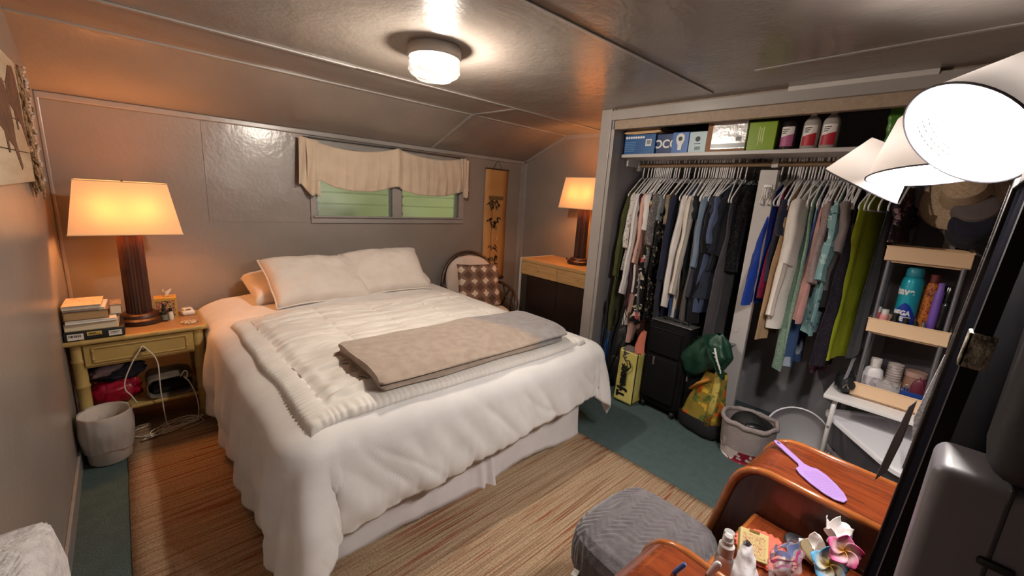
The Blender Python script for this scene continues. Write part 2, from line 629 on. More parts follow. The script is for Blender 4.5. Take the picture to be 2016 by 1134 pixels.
# duvet: a sheet with coordinates (a, b) in metres, draped over the mattress
ZT = BZ + .012
def drape(a, b):
    """a across (0 at the left mattress edge), b from the foot edge towards the head."""
    W = BX1 - BX0
    da = -a if a < 0 else (a - W if a > W else 0.0)
    sx = -1 if a < 0 else 1
    db = -b if b < 0 else 0.0
    r = (abs(da) ** 2.2 + abs(db) ** 2.2) ** (1 / 2.2)
    x0, y0 = BX0 + clamp(a, 0, W), BY0 + max(b, 0)
    # puff of the filling on top, lower at the rims
    e = min(a, W - a, b + .1)
    puff = .022 * sm(-.02, .22, e) + .012 * nz(a * 2.3, b * 2.0, 3.1)
    if r <= 0:
        return (x0, y0, ZT + puff)
    R = .085
    wa = da * da / (da * da + db * db + 1e-9)      # 1 on the sides, 0 on the foot end
    cor = 4 * wa * (1 - wa)
    if r < R * pi / 2:
        out, dz = R * sin(r / R), R * (1 - cos(r / R))
    else:
        q = r - R * pi / 2
        out, dz = R + (lerp(.02, .10, wa) + .14 * cor) * q, R + q * .985
    dx, dy = sx * da, -db
    n = hypot(dx, dy)
    dx, dy = dx / n, dy / n
    f = sm(.05, .34, r)
    ang = atan2(db, da + 1e-6)
    fa = .0045 * (sin(a * 17 + 3 * nz(a * 2.1, 5)) + .6 * sin(a * 37 + 2 * nz(a * 5, 1)))
    fb = .018 * (sin(b * 15 + 3 * nz(b * 2.1, 5)) + .5 * sin(b * 33 + 2 * nz(b * 5, 1)))
    fold = f * (lerp(fa, fb, wa) * (1 - .6 * cor) + .026 * cor * sin(ang * 8 + 1.0 + 1.5 * nz(r * 3, ang)))
    side = (.065 if sx < 0 else .05) * sm(.02, .12, r) * wa
    out += fold + side - .022 * sm(.36, .46, r) * (1 - cor)
    z = ZT + puff - dz
    if z < .025:
        out += (.025 - z) * .5
        z = .025 - .004 * sin((a + b) * 30)
    return (x0 + dx * out, y0 + dy * out, z)
def wr(a, b):
    """fine creases of the duvet cover"""
    k = sm(.04, .25, max(-a, a - 1.5, -b, 0))
    n = .004 * nz(a * 4 + 1.4 * b, b * 3.0, 1.7) + .0025 * nz(a * 11, b * 3 - a * 4, 2.2)
    if a < 0 and b < 0:               # the corner hangs smoother
        k *= 1 - .8 * sm(0, .12, min(-a, -b))
    if b < .05:                       # long slanting creases on the foot end
        n += k * (.010 * nz(a * 13 + b * 10, b * 1.6, 4.4) + .003 * nz(a * 30 + b * 16, b * 2.5, 8.4))
        n -= k * .009 * exp(-((abs(nz(a * 7 + b * 6.5, b * 1.1 + 3, 1.2))) / .05) ** 2)
        n += .007 * nz(a * 42, b * 3.0, 9.9) * sm(-.26, -.40, b)
    elif k > 0:
        n += k * .004 * nz(b * 16, a * 3, 6.0)
    return n
def offs(fn, a, b, h):
    e = .006
    p = Vector(fn(a, b))
    n = (Vector(fn(a + e, b)) - Vector(fn(a - e, b))).cross(Vector(fn(a, b + e)) - Vector(fn(a, b - e)))
    n = n.normalized() if n.length > 1e-9 else Vector((0, 0, 1))
    return p + n * h
HL, HF, HR, HB = .56, .43, .40, 1.98
def foot_len(a):
    # the hem hangs lower at the left, higher towards the right
    return lerp(.455, .345, clamp(a / 1.5)) if a > 0 else .455
def duv(u, v):
    a = lerp(-HL, 1.5 + HR, u)
    fl = foot_len(a)
    b = lerp(-fl, HB, v)
    p = offs(drape, a, b, .024 + wr(a, b))
    hem = .007 * sin(a * 95 + 3 * nz(a * 9)) * sm(.025, 0, v) * (1 if 0 < a < 1.5 else .4)
    return (p.x, p.y, max(p.z + hem * .5, .008))
duvet = G().grid(duv, 190, 170).build('duvet', WHITE, None, smooth=180, solid=.02)
tag(duvet, 'big white duvet draped over the bed and hanging down its sides', 'duvet')

# quilt with ruffled rim lying on the duvet
QUILT = cloth('ivory_quilt', (233, 226, 219), (222, 214, 206))
QA0, QA1, QB0, QB1 = -.055, 1.455, -.035, 1.32
def qs(a, b):
    q = offs(drape, a, b, .040)
    return q
def quil(u, v):
    a = lerp(QA0, QA1, u)
    b = lerp(QB0, QB1, v)
    ea, eb = min(a - QA0, QA1 - a), min(b - QB0, QB1 - b)
    e = min(ea, eb)
    h = .012
    rw = .062
    if e < rw:                                  # ruffle
        along = b if ea < eb else a
        rf = 1.0 if ea < eb else .45
        h += rf * .0042 * sin(along * 260 + 4 * nz(along * 12)) * sm(rw, .02, e) + .0015 * sin(pi * e / rw)
    else:
        h += .016 * sm(rw, rw + .06, e)
        st = abs(((b * 1.0) / .105 + .25 * nz(a * 3, b * 3)) % 1.0 - .5) * 2       # rows of puckered stitching
        h -= .010 * exp(-((1 - st) / .16) ** 2) * (.6 + .6 * nz(a * 4, b * 9, 3))
        sc = min(abs(a - .33), abs(a - .66), abs(a - 1.0), abs(a - 1.25))
        h -= .007 * exp(-(sc / .012) ** 2) * sm(.3, .5, b)
        h += .012 * nz(a * 4, b * 20, 1) + .007 * nz(a * 12, b * 34, 7)
        d = (a * .8 + b)
        h += .006 * nz(d * 20, (a - b) * 3, 5) * sm(.7, .2, a)
    h -= .018 * sm(.012, 0, e)
    p = offs(qs, a, b, h)
    wob = .014 * nz(b * 4, 2.2) if ea < eb else .012 * nz(a * 4, 9.2)
    return (p.x + (wob if ea < rw else 0), p.y + (wob if eb < rw and ea >= rw else 0), p.z)
quilt = G().grid(quil, 270, 250).build('quilt', QUILT, None, smooth=180, solid=.006)
tag(quilt, 'white stitched quilt with ruffled border spread on top of the duvet', 'quilt')

# folded blanket
def blanket_mat():
    m, nt, b = nodes('fleece_taupe_and_grey')
    v = coords(nt)
    sx = nt.nodes.new('ShaderNodeSeparateXYZ')
    nt.links.new(v, sx.inputs[0])
    n = tex(nt, 'ShaderNodeTexNoise', v, Scale=5.0, Detail=3.0)
    ma = nt.nodes.new('ShaderNodeMath')
    ma.operation = 'MULTIPLY_ADD'
    ma.inputs[1].default_value = .10
    nt.links.new(n.outputs[0], ma.inputs[0])
    nt.links.new(sx.outputs[0], ma.inputs[2])
    mb = nt.nodes.new('ShaderNodeMath')
    mb.operation = 'MULTIPLY_ADD'
    mb.inputs[1].default_value = .35
    nt.links.new(sx.outputs[1], mb.inputs[0])
    nt.links.new(ma.outputs[0], mb.inputs[2])
    n2 = tex(nt, 'ShaderNodeTexNoise', v, Scale=22.0, Detail=4.0)
    ta = ramp(nt, n2.outputs[0], [(.3, rgb(158, 139, 126)), (.7, rgb(176, 158, 143))])
    gr = ramp(nt, n2.outputs[0], [(.3, rgb(132, 125, 123)), (.7, rgb(152, 146, 145))])
    nt.links.new(mix(nt, ta, gr, ramp(nt, mb.outputs[0], [(.29, (0, 0, 0, 1)), (.33, (1, 1, 1, 1))])), b.inputs['Base Color'])
    b.inputs['Roughness'].default_value = .95
    b.inputs['Specular IOR Level'].default_value = .1
    b.inputs['Sheen Weight'].default_value = .35
    n3 = tex(nt, 'ShaderNodeTexNoise', v, Scale=160.0, Detail=2.0)
    bump(nt, b, n3.outputs[0], .25)
    return m
FLEECE = blanket_mat()
bl = thing('blanket', 'folded taupe and grey fleece blanket across the foot of the bed', 'blanket', (1.215, 1.605, .668), radians(.3))
def base_z(x, y):
    p = offs(qs, x - BX0, max(y - BY0, -.02), .030)
    return p.z
def layer(x0, x1, yf, yb, z0, z1, seed, name):
    def fn(u, v):
        x = lerp(x0, x1, v)
        th = 2 * pi * u
        e = .78
        c, s = cos(th), sin(th)
        c = abs(c) ** e * (1 if c > 0 else -1)
        s = abs(s) ** e * (1 if s > 0 else -1)
        k = 1.0 if 0.0 < v < 1.0 else .93
        yy = (yf + yb) / 2 + (yb - yf) / 2 * c * k + .008 * nz(x * 5, seed)
        zz = (z0 + z1) / 2 + (z1 - z0) / 2 * s * k + .011 * nz(x * 3.4, yy * 4, seed) * (1 if s > 0 else .2)
        zz += base_z(1.215 + x, 1.605 + yy) - .668
        xx = x + .012 * nz(yy * 6, seed * 3, 2) + (.05 * (yy + .2) if v > .9 else 0)
        return (xx, yy, zz)
    gg = G().grid(fn, 44, 60, cu=True)
    n = 44
    gg.f.append(tuple(reversed(range(n))))
    gg.f.append(tuple(range(60 * n, 61 * n)))
    gg.mi += [0, 0]
    return gg.build(name, FLEECE, bl, smooth=60)
layer(-.548, .545, -.215, .235, -.004, .034, 1.3, 'lower_fold')
layer(-.56, .57, -.225, .235, .028, .068, 4.2, 'upper_fold')
def edge(u, v):                      # open edge of the lowest layer peeping out at the left
    x = -.50 - .066 * u + .01 * sin(v * 25)
    y = lerp(-.11, .235, v)
    return (x, y, .006 - .002 * u + .004 * sin(v * 14) + base_z(1.215 + x, 1.605 + y) - .668)
G().grid(edge, 6, 24).build('loose_corner', FLEECE, bl, smooth=180, solid=.006)
def lip(s):
    P = []
    for k in range(30):
        t = k / 29
        P.append((.565 + .012 * sin(t * 3.1) - s * .012, lerp(-.20, .225, t), .05 - s * .016))
    return P
G().tube(lip(0), .007, 8).build('hem', FLEECE, bl)
G().tube(lip(1), .007, 8).build('hem', FLEECE, bl)

# pillows
def pillow_geo(w, h, t, flange, seed, sag=.0):
    def fn(u, v):
        # front (v<.5) and back halves share the rim
        side = 1 if v < .5 else -1
        q = v * 2 if v < .5 else 2 - v * 2
        return None
    gg = G()
    def face(side):
        def f(u, v):
            a, b = u * 2 - 1, v * 2 - 1
            pr = max(0, (1 - a ** 4)) ** .5 * max(0, (1 - b ** 4)) ** .5
            th = t * .5 * pr ** .75
            th *= 1 + .12 * nz(a * 1.6 + seed, b * 1.4, seed)
            cr = .006 * nz(a * 4 + seed, b * 5 + a * 3, side) + .004 * (1 - abs(nz(a * 5 - b * 4, b * 2 + a * 2, seed)) * 3)
            pin = 1 - .045 * (a * a) * (1 - b * b) * 0 - .05 * (1 - abs(a) ** 3) * abs(b) ** 3
            pin2 = 1 - .04 * (1 - abs(b) ** 3) * abs(a) ** 3
            x = a * (w / 2) * pin2
            y = b * (h / 2) * pin
            return (x, y - sag * (a * a), side * (th + cr * pr) + .012 * nz(a * 2, b * 2, seed + 5))
        return f
    gg.grid(face(1), 36, 28)
    gg.grid(face(-1), 36, 28)
    if flange:
        P = []
        N = 120
        for k in range(N):
            s = k / N * 4
            i, q = int(s), s - int(s)
            a, b = [(-1 + 2 * q, -1), (1, -1 + 2 * q), (1 - 2 * q, 1), (-1, 1 - 2 * q)][i]
            pin = 1 - .05 * (1 - abs(a) ** 3) * abs(b) ** 3
            pin2 = 1 - .04 * (1 - abs(b) ** 3) * abs(a) ** 3
            P.append((a * w / 2 * pin2, b * h / 2 * pin - sag * a * a, .012 * nz(a * 2, b * 2, seed + 5)))
        gg.tube(P, .006, 6, closed=True)
    return gg
def pillow(label, loc, rot, w, h, t, m, flange=0, seed=1.0, group=None, sag=0.0):
    o = pillow_geo(w, h, t, flange, seed, sag).build('pillow', m, None, loc, rot, smooth=180)
    return tag(o, label, 'pillow', group)
SHAM = cloth('cream_sham', (228, 217, 208), (216, 204, 194))
pillow('plump white pillow lying behind the front shams, poking out toward the nightstand', (.91, 3.245, .715), (radians(14), 0, radians(2)), .68, .40, .17, SHAM, 0, 3.3)
pillow('white pillow lying behind the front shams, poking out toward the rattan chair', (1.62, 3.255, .71), (radians(14), 0, radians(-1)), .64, .38, .17, SHAM, 0, 8.1)
pillow('cream piped pillow sham leaning at the nightstand half of the bed', (.975, 3.06, .785), (radians(38), radians(3), radians(7)), .67, .42, .17, SHAM, 1, 1.2, sag=.015)
pillow('cream piped pillow sham leaning at the window half of the bed, beside the chair', (1.52, 3.115, .80), (radians(42), radians(-3), radians(-6)), .64, .43, .17, SHAM, 1, 5.6, sag=.02)

# ------------------------------------------------------------------ rug
def rug_mat():
    m, nt, b = nodes('woven_striped_rug')
    v = coords(nt, (1.6, 120, 1))
    v2 = coords(nt, (1.8, 48, 1))
    v3 = coords(nt, (120, 150, 1))
    n = tex(nt, 'ShaderNodeTexNoise', v, Scale=1.0, Detail=3.0, Roughness=.55)
    n2 = tex(nt, 'ShaderNodeTexNoise', v2, Scale=1.0, Detail=4.0, Roughness=.6)
    n3 = tex(nt, 'ShaderNodeTexNoise', v3, Scale=1.0, Detail=1.0)
    a = ramp(nt, n.outputs[0], [(.26, rgb(98, 70, 54)), (.38, rgb(140, 112, 88)), (.5, rgb(166, 140, 112)), (.62, rgb(182, 158, 130)), (.74, rgb(122, 104, 80))])
    r = ramp(nt, n2.outputs[0], [(.56, (0, 0, 0, 1)), (.64, (.8, .8, .8, 1))])
    c = mix(nt, a, rgb(132, 66, 46), r)
    d = ramp(nt, n3.outputs[0], [(.38, (0, 0, 0, 1)), (.5, (1, 1, 1, 1))])
    c = mix(nt, mix(nt, c, rgb(92, 66, 46), .35), c, d)
    nt.links.new(c, b.inputs['Base Color'])
    b.inputs['Roughness'].default_value = .95
    b.inputs['Specular IOR Level'].default_value = .1
    wv = coords(nt, (60, 150, 1))
    n4 = tex(nt, 'ShaderNodeTexNoise', wv, Scale=1.0, Detail=2.0)
    bump(nt, b, n4.outputs[0], .5, .006)
    return m
def rug(u, v):
    x, y = lerp(-.110, 2.0, u), lerp(-1.0, 3.3, v)
    if u in (0, 1):
        x += .006 * nz(y * 9, 3)
    return (x, y, .009 + (.002 * nz(x * 3, y * 3) if 0 < u < 1 else -.006))
o = G().grid(rug, 40, 150).build('rug', rug_mat(), smooth=180, solid=.005)
tag(o, 'flat woven jute-brown striped rug under the bed', 'rug')
# ------------------------------------------------------------------ nightstand, bamboo style
BAMB = mat('yellow_bamboo_paint', (186, 158, 96), .45, var=(5.0, (170, 140, 82)), bmp=(20, .05))
BAMBD = mat('yellow_bamboo_joint', (160, 128, 72), .5)
def bamboo(p0, p1, r, n, gg, nodes_at=None):
    A, B = Vector(p0), Vector(p1)
    pts, rr = [], []
    ts = nodes_at or [(k + .5) / n for k in range(n)]
    samples = sorted(set([0.0, 1.0] + [clamp(t + d) for t in ts for d in (-.02, -.012, 0, .012, .02)]))
    for t in samples:
        pts.append(A.lerp(B, t))
        d = min(abs(t - q) for q in ts)
        rr.append(r * (1.16 if d < .002 else 1.10 if d < .0125 else 1.0))
    gg.tube(pts, rr, 12)
ns = thing('nightstand', 'yellow bamboo-style nightstand with one drawer beside the bed', 'nightstand', (0, 3.1, 0))
NT = Matrix.Translation((0, -3.1, 0))
for x in (-.245, .252):
    for y in (2.945, 3.245):
        g = G()
        bamboo((x, y - 3.1, 0), (x, y - 3.1, .575), .026, 4, g, (.12, .36, .6, .84))
        g.build('leg', BAMB, ns)
TOPM = wood('honey_wood_top', (178, 140, 96), (150, 112, 74), (2, 22, 22), .4)
G().box(-.278, .285, -.185, .165, .578, .597).build('top', TOPM, ns, smooth=0, bevel=.002)
g = G()
bamboo((-.288, -.190, .588), (.292, -.190, .588), .013, 3, g, (.12, .40, .63, .96))
bamboo((-.288, .170, .588), (.292, .170, .588), .013, 3, g)
bamboo((.290, -.190, .588), (.290, .170, .588), .012, 2, g)
bamboo((-.283, -.190, .588), (-.283, .170, .588), .012, 2, g)
g.build('top_edging', BAMB, ns)
g = G().box(-.225, .232, -.165, -.155, .44, .575).box(-.232, -.222, -.16, .15, .44, .575).box(.232, .242, -.16, .15, .44, .575).box(-.225, .232, .135, .145, .44, .575)
g.build('apron', BAMB, ns, smooth=0)
dr = G().box(-.222, .228, -.182, -.160, .455, .568).build('drawer', BAMB, ns, smooth=0, bevel=.002)
g = G()
for a, b in (((-.19, .474), (.195, .474)), ((-.19, .55), (.195, .55)), ((-.19, .474), (-.19, .55)), ((.195, .474), (.195, .55))):
    bamboo((a[0], -.184, a[1]), (b[0], -.184, b[1]), .005, 2, g, (.2, .8))
g.build('drawer_moulding', BAMB, dr)
G().lathe([(.0, 0), (.008, 0), (.006, .012), (.014, .017), (.015, .024), (.008, .029), (0, .029)], 16, T=Matrix.Translation((.004, -.184, .513)) @ Matrix.Rotation(pi / 2, 4, 'X')).build('knob', mat('aged_brass', (120, 96, 52), .4, metal=.8), dr)
g = G().box(-.24, .25, -.155, .16, .165, .180)
bamboo((-.24, -.160, .172), (.25, -.160, .172), .012, 3, g)
g.build('shelf', BAMB, ns, smooth=30)

# ------------------------------------------------------------------ table lamps
def lamp_cloth(name):
    return shade_mat(name, (255, 222, 176), .06)
LCOL = lamp_cloth('cream_linen_lampshade')
COLM = wood('dark_fluted_wood', (44, 22, 15), (64, 33, 22), (14, 14, 1), .38)
WARM = bulb_mat('warm_bulb', (1, .39, .105), 7.0, .044)
def table_lamp(label, loc, rz):
    t = thing('table_lamp', label, 'lamp', loc, rz, 'pair of matching table lamps')
    n = 48
    def flute(r, z, amp):
        return [((r - amp * (k % 2)) * cos(2 * pi * k / n), (r - amp * (k % 2)) * sin(2 * pi * k / n), z) for k in range(n)]
    G().lathe([(0, 0), (.108, 0), (.114, .006), (.114, .026), (.104, .036), (.090, .038), (.088, .050), (.080, .058), (.066, .062), (0, .062)], 40).build('base', COLM, t)
    G().loft([flute(.058, .06, .0035), flute(.057, .30, .0035), flute(.055, .512, .0035)]).build('column', COLM, t, smooth=30)
    G().lathe([(0, .512), (.060, .512), (.061, .520), (.052, .524), (0, .524)], 32).build('collar', mat('brass', (150, 110, 60), .35, metal=.9), t)
    G().tube([(0, 0, .524), (0, 0, .575)], .010, 10).build('socket', mat('aged_brass', (120, 96, 52), .4, metal=.8), t)
    for s in (-1, 1):  # second bulb added out of sight to even out the shade's glow
        G().blob((s * .085, 0, .655), (.040, .036, .060), 14, 8).tube([(0, 0, .60), (s * .04, 0, .60), (s * .085, 0, .605)], .006, 6).build('bulb', WARM, t)
    z0, z1 = .520, .800
    w0, d0, w1, d1 = .232, .105, .185, .085
    g = G()
    vs = [(-w0, -d0, z0), (w0, -d0, z0), (w0, d0, z0), (-w0, d0, z0), (-w1, -d1, z1), (w1, -d1, z1), (w1, d1, z1), (-w1, d1, z1)]
    g.add(vs, [(0, 1, 5, 4), (1, 2, 6, 5), (2, 3, 7, 6), (3, 0, 4, 7)])
    sh = g.build('lamp_shade', LCOL, t, smooth=0)
    g = G()
    for a, b in ((0, 1), (1, 2), (2, 3), (3, 0), (4, 5), (5, 6), (6, 7), (7, 4)):
        g.tube([vs[a], vs[b]], .003, 6)
    g.build('shade_trim', mat('cream_trim', (232, 206, 168), .8), sh)
    g = G().tube([(-w1, 0, z1 - .01), (w1, 0, z1 - .01)], .002, 6).tube([(0, 0, .6), (0, .04, .66), (0, .04, .74), (0, 0, z1 - .01)], .002, 6).tube([(0, 0, .6), (0, -.04, .66), (0, -.04, .74), (0, 0, z1 - .01)], .002, 6)
    g.build('harp', mat('brass', (150, 110, 60), .35, metal=.9), t)
    G().lathe([(0, z1 - .012), (.008, z1 - .01), (.006, z1 + .004), (0, z1 + .012)], 12).build('finial', mat('brass', (150, 110, 60), .35, metal=.9), t)
    G().tube([(.085, .05, .03), (.105, .06, .034), (.113, .065, .045)], .006, 8).build('switch', mat('black_plastic', (22, 21, 22), .4), t)
    return t
table_lamp('lit table lamp on the yellow nightstand, dark fluted column, cream rectangular shade', (.013, 3.165, .597), radians(0))
table_lamp('lit table lamp on the light wood dresser, partly hidden by the closet frame', (3.18, 2.43, .858), radians(90))

# ------------------------------------------------------------------ books on the nightstand
def paper(c=(226, 214, 190)):
    return mat('paper_%d_%d_%d' % c, c, .9)
def book(label, name, x0, x1, y0, y1, z0, z1, cover, page=(222, 208, 180), rz=0, soft=False):
    cx, cy = (x0 + x1) / 2, (y0 + y1) / 2
    t = thing(name, label, 'book', (cx, cy, z0), radians(rz))
    w, d, h = (x1 - x0) / 2, (y1 - y0) / 2, z1 - z0
    ct = .0012 if soft else .003
    g = G().box(-w, w, -d, d, 0, ct).box(-w, w, -d, d, h - ct, h).box(-w, -w + ct, -d, d, ct, h - ct)
    g.build('cover', cover, t, smooth=0)
    G().box(-w + ct, w - .005, -d + .005, d - .005, ct, h - ct).build('pages', paper(page), t, smooth=0)
    return t
BLK = mat('black_cover', (34, 32, 34), .5)
zb = .602
bx = thing('document_box', 'flat black storage box with three pale stickers, lowest of the nightstand stack', 'box', (-.168, 3.03, zb))
G().rbox(-.112, .112, -.115, .115, 0, .046, .003).build('box_body', BLK, bx)
g = G().mat(0).box(-.100, -.042, -.1165, -.1155, .004, .036)
for k in range(9):
    g.mat(1).box(-.096 + k * .005, -.094 + k * .005 + .0008 * (k % 3), -.1172, -.1166, .018, .030)
st = g.build('sticker', [mat('white_label', (226, 220, 210), .6), BLK], bx, smooth=0)
G().mat(0).box(-.030, .025, -.1165, -.1155, .020, .040).mat(1).box(-.024, .004, -.1172, -.1166, .029, .033).box(-.024, .018, -.1172, -.1166, .024, .026).build('sticker', [mat('yellow_label', (196, 170, 92), .6), BLK], bx, smooth=0)
G().mat(0).box(.050, .100, -.1165, -.1155, .006, .034).mat(1).box(.056, .092, -.1172, -.1166, .024, .027).box(.056, .085, -.1172, -.1166, .017, .019).build('sticker', [mat('white_label', (226, 220, 210), .6), BLK], bx, smooth=0)
zb += .0465
book('thick cream-paged book directly on the black sticker box, pages toward the lamp', 'book', -.272, -.075, 2.925, 3.135, zb, zb + .040, mat('tan_cover', (188, 168, 132), .6), rz=-1.5)
zb += .0405
book('thin white magazine jutting left, midway up the nightstand stack', 'magazine', -.268, -.082, 2.915, 3.13, zb, zb + .012, mat('white_cover', (226, 222, 216), .5), (236, 232, 226), rz=1, soft=True)
zb += .0125
book('brown photo album with black spine above the white magazine', 'photo_album', -.272, -.108, 2.935, 3.13, zb, zb + .046, mat('brown_cover', (118, 92, 68), .55, bmp=(90, .2)), (172, 142, 102))
bk = book('grey striped hardback behind the brown album, nearest the lamp in the stack', 'book', -.104, -.058, 2.99, 3.125, zb, zb + .052, mat('grey_striped_cover', (150, 140, 130), .6, var=(30, (110, 102, 96))), rz=0)
zb += .0465
book('black and white notebook under the patterned pad', 'notebook', -.268, -.115, 2.94, 3.12, zb, zb + .012, mat('white_cover', (226, 222, 216), .5), (200, 196, 190), rz=-3)
zb += .0125
book('cream patterned notepad on top of the nightstand book stack', 'notepad', -.270, -.128, 2.925, 3.115, zb, zb + .020, floral('cream_damask', (226, 202, 168), [(198, 164, 124)], 26, .30), (196, 190, 184), rz=-2)

# ------------------------------------------------------------------ small things on the nightstand
tb = thing('tissue_box', 'floral tissue box with a tissue sticking out, behind the dropper bottle', 'tissue box', (.135, 3.205, .597), radians(-3))
G().mat(0).rbox(-.048, .048, -.048, .048, 0, .125, .002).build('carton', floral('dark_floral_carton', (58, 48, 40), [(192, 98, 84), (206, 168, 92), (120, 134, 96), (214, 150, 130)], 30, .34, .5), tb)
g = G()
for sx in (-1, 1):
    g.box(sx * .0485 - .004, sx * .0485 + .004, -.0492, .0492, 0, .126)
g.box(-.0492, .0492, -.0495, -.0475, .112, .126).box(-.0492, .0492, -.0495, -.0475, 0, .008)
g.box(-.049, .049, -.049, .049, .1252, .1265)
g.build('carton_border', mat('gold_border', (206, 160, 70), .5), tb, smooth=0)
def tiss(u, v):
    a = 2 * pi * u
    r = .006 + .026 * v * (1 - .45 * v) + .007 * sin(3 * a) * v
    return (r * cos(a) + .012 * v, r * sin(a) * .7, .124 + .042 * v + .008 * v * sin(2 * a + 1))
G().grid(tiss, 30, 8, cu=True).build('tissue', mat('tissue_paper', (240, 234, 226), .95), tb, smooth=180)
db = thing('dropper_bottle', 'small dark dropper bottle with pale label in front of the tissue box', 'bottle', (.118, 3.115, .597))
G().lathe([(0, 0), (.016, 0), (.0175, .003), (.0175, .050), (.014, .057), (.008, .060), (.008, .064), (0, .064)], 20).build('bottle_body', mat('black_glass', (16, 20, 20), .12, coat=.5), db)
G().lathe([(.0178, .008), (.0178, .042)], 20, caps=False).build('paper_label', mat('sage_label', (108, 116, 104), .6), db)
G().lathe([(0, .064), (.0095, .064), (.0095, .078), (.006, .081), (.0065, .098), (.004, .106), (0, .108)], 16).build('dropper_cap', mat('black_rubber', (18, 18, 19), .5), db)
db2 = thing('bottle', 'little white-labelled bottle tucked behind the dark dropper bottle', 'bottle', (.150, 3.130, .597))
G().lathe([(0, 0), (.012, 0), (.012, .040), (.007, .048), (.007, .052), (0, .052)], 18).build('bottle_body', mat('white_label', (226, 220, 210), .6), db2)
G().lathe([(0, .052), (.0085, .052), (.0085, .070), (0, .070)], 16).build('cap', mat('black_rubber', (18, 18, 19), .5), db2)
cl = thing('alarm_clock', 'small white rounded electronic gadget with grey display beside the tissue box', 'gadget', (.236, 3.205, .597), radians(8))
G().rbox(-.034, .034, -.034, .034, 0, .030, .012, 3).rbox(-.026, .026, -.020, .028, .028, .042, .010, 3).build('casing', mat('cream_plastic', (232, 224, 212), .35), cl)
G().rbox(-.012, .012, -.0212, -.0195, .031, .040, .0006, 1).build('display', mat('grey_display', (120, 110, 104), .3), cl)
ct = G().lathe([(0, 0), (.040, 0), (.042, .002), (.042, .005), (.040, .006), (0, .006)], 32).build('coaster', floral('coaster_print', (210, 196, 170), [(60, 44, 34), (120, 96, 70)], 30, .30, .5), None, (.225, 3.015, .5975))
tag(ct, 'round coaster with dark print at the bed end of the nightstand', 'coaster')

# under the nightstand
rb = thing('red_bag', 'stuffed crimson plastic bag on the lower nightstand shelf', 'bag', (-.135, 3.06, .180))
RED = mat('crimson_plastic', (150, 18, 44), .35, spec=.5, bmp=(30, .5))
G().blob((0, 0, .065), (.105, .085, .066), 28, 18, .32, 2.2, 2.0, pw=.8).build('bag_body', RED, rb, smooth=180)
G().blob((.085, -.03, .105), (.026, .02, .028), 14, 10, .5, 3, 5).build('knot', RED, rb, smooth=180)
dc = G().blob((0, 0, .06), (.112, .08, .058), 30, 20, .45, 2.6, 7.7).build('folded_clothes', mat('navy_knit', (28, 25, 38), .9, var=(12, (44, 38, 52)), bmp=(70, .3)), None, (-.115, 3.09, .290), smooth=180)
tag(dc, 'dark navy clothes heaped on top of the crimson bag', 'clothes')
mc = G().blob((0, 0, .02), (.075, .04, .022), 24, 14, .5, 2.8, 3.7).build('folded_cloth', mat('mauve_cloth', (142, 118, 120), .9, bmp=(50, .3)), None, (-.150, 3.025, .365), (0, radians(-14), radians(16)), smooth=180)
tag(mc, 'mauve cloth lying across the navy clothes under the drawer', 'cloth')
gp = thing('fabric_bin', 'grey felt bin lying on the lower nightstand shelf by the cords', 'bin', (.105, 3.055, .180))
GREYF = mat('grey_felt', (116, 106, 94), .95, bmp=(90, .4), var=(9, (98, 90, 80)))
g = G()
def ginner(u, v):
    a = 2 * pi * u
    c, s = cos(a), sin(a)
    c = abs(c) ** .5 * (1 if c > 0 else -1)
    s = abs(s) ** .5 * (1 if s > 0 else -1)
    return (.105 * c, -.11 + .2 * v, .062 + .058 * s + .008 * nz(c * 2, v * 3))
G().grid(ginner, 40, 8, cu=True).build('bin_wall', GREYF, gp, smooth=60, solid=.008)
G().rbox(-.085, .085, -.06, .085, .012, .075, .012).build('bin_lining', mat('dark_lining', (26, 23, 22), .9), gp)

# cords
WCORD = mat('white_cord', (222, 212, 198), .45)
def cord(label, P, r=.0032, m=WCORD, name='cord', group=None, sub=8):
    # smooth the control points with Catmull-Rom
    V = [Vector(p) for p in P]
    Q = []
    for i in range(len(V) - 1):
        p0, p1, p2, p3 = V[max(i - 1, 0)], V[i], V[i + 1], V[min(i + 2, len(V) - 1)]
        for k in range(sub):
            t = k / sub
            Q.append(.5 * ((2 * p1) + (p2 - p0) * t + (2 * p0 - 5 * p1 + 4 * p2 - p3) * t * t + (3 * p1 - p0 - 3 * p2 + p3) * t ** 3))
    Q.append(V[-1])
    o = G().tube(Q, r, 7).build(name, m, None, smooth=180)
    return tag(o, label, 'cord', group)
cord('white charging cord hooked over the drawer knob with both ends hanging down', [(-.048, 2.895, .205), (-.070, 2.898, .26), (-.088, 2.893, .30), (-.082, 2.892, .36), (-.045, 2.888, .45), (-.012, 2.886, .508), (.004, 2.892, .530), (.022, 2.886, .508), (.048, 2.888, .46), (.058, 2.892, .40), (.055, 2.893, .28), (.056, 2.895, .18), (.062, 2.89, .06), (.075, 2.88, .022)])
cord('white cord looping off the grey bin and down to the floor', [(.150, 2.93, .300), (.168, 2.915, .335), (.182, 2.915, .325), (.176, 2.915, .295), (.165, 2.912, .30), (.185, 2.905, .27), (.205, 2.90, .20), (.215, 2.895, .12), (.21, 2.89, .05), (.19, 2.87, .02)])
random.seed(4)
P = []
for k in range(30):
    a = k * .9
    P.append((.09 + .115 * cos(a) + .03 * sin(k * 2.1), 2.86 + .05 * sin(a * 1.1 + .4) + .02 * sin(k * 1.7), .020 + .008 * (k % 4)))
cord('tangle of thin white cord on the rug under the nightstand', P, .0028)
cord('white cord trailing across the rug toward the bin', [(.20, 2.90, .02), (.10, 2.84, .02), (.02, 2.83, .02), (-.06, 2.86, .02), (-.10, 2.93, .02), (-.02, 2.98, .018)])

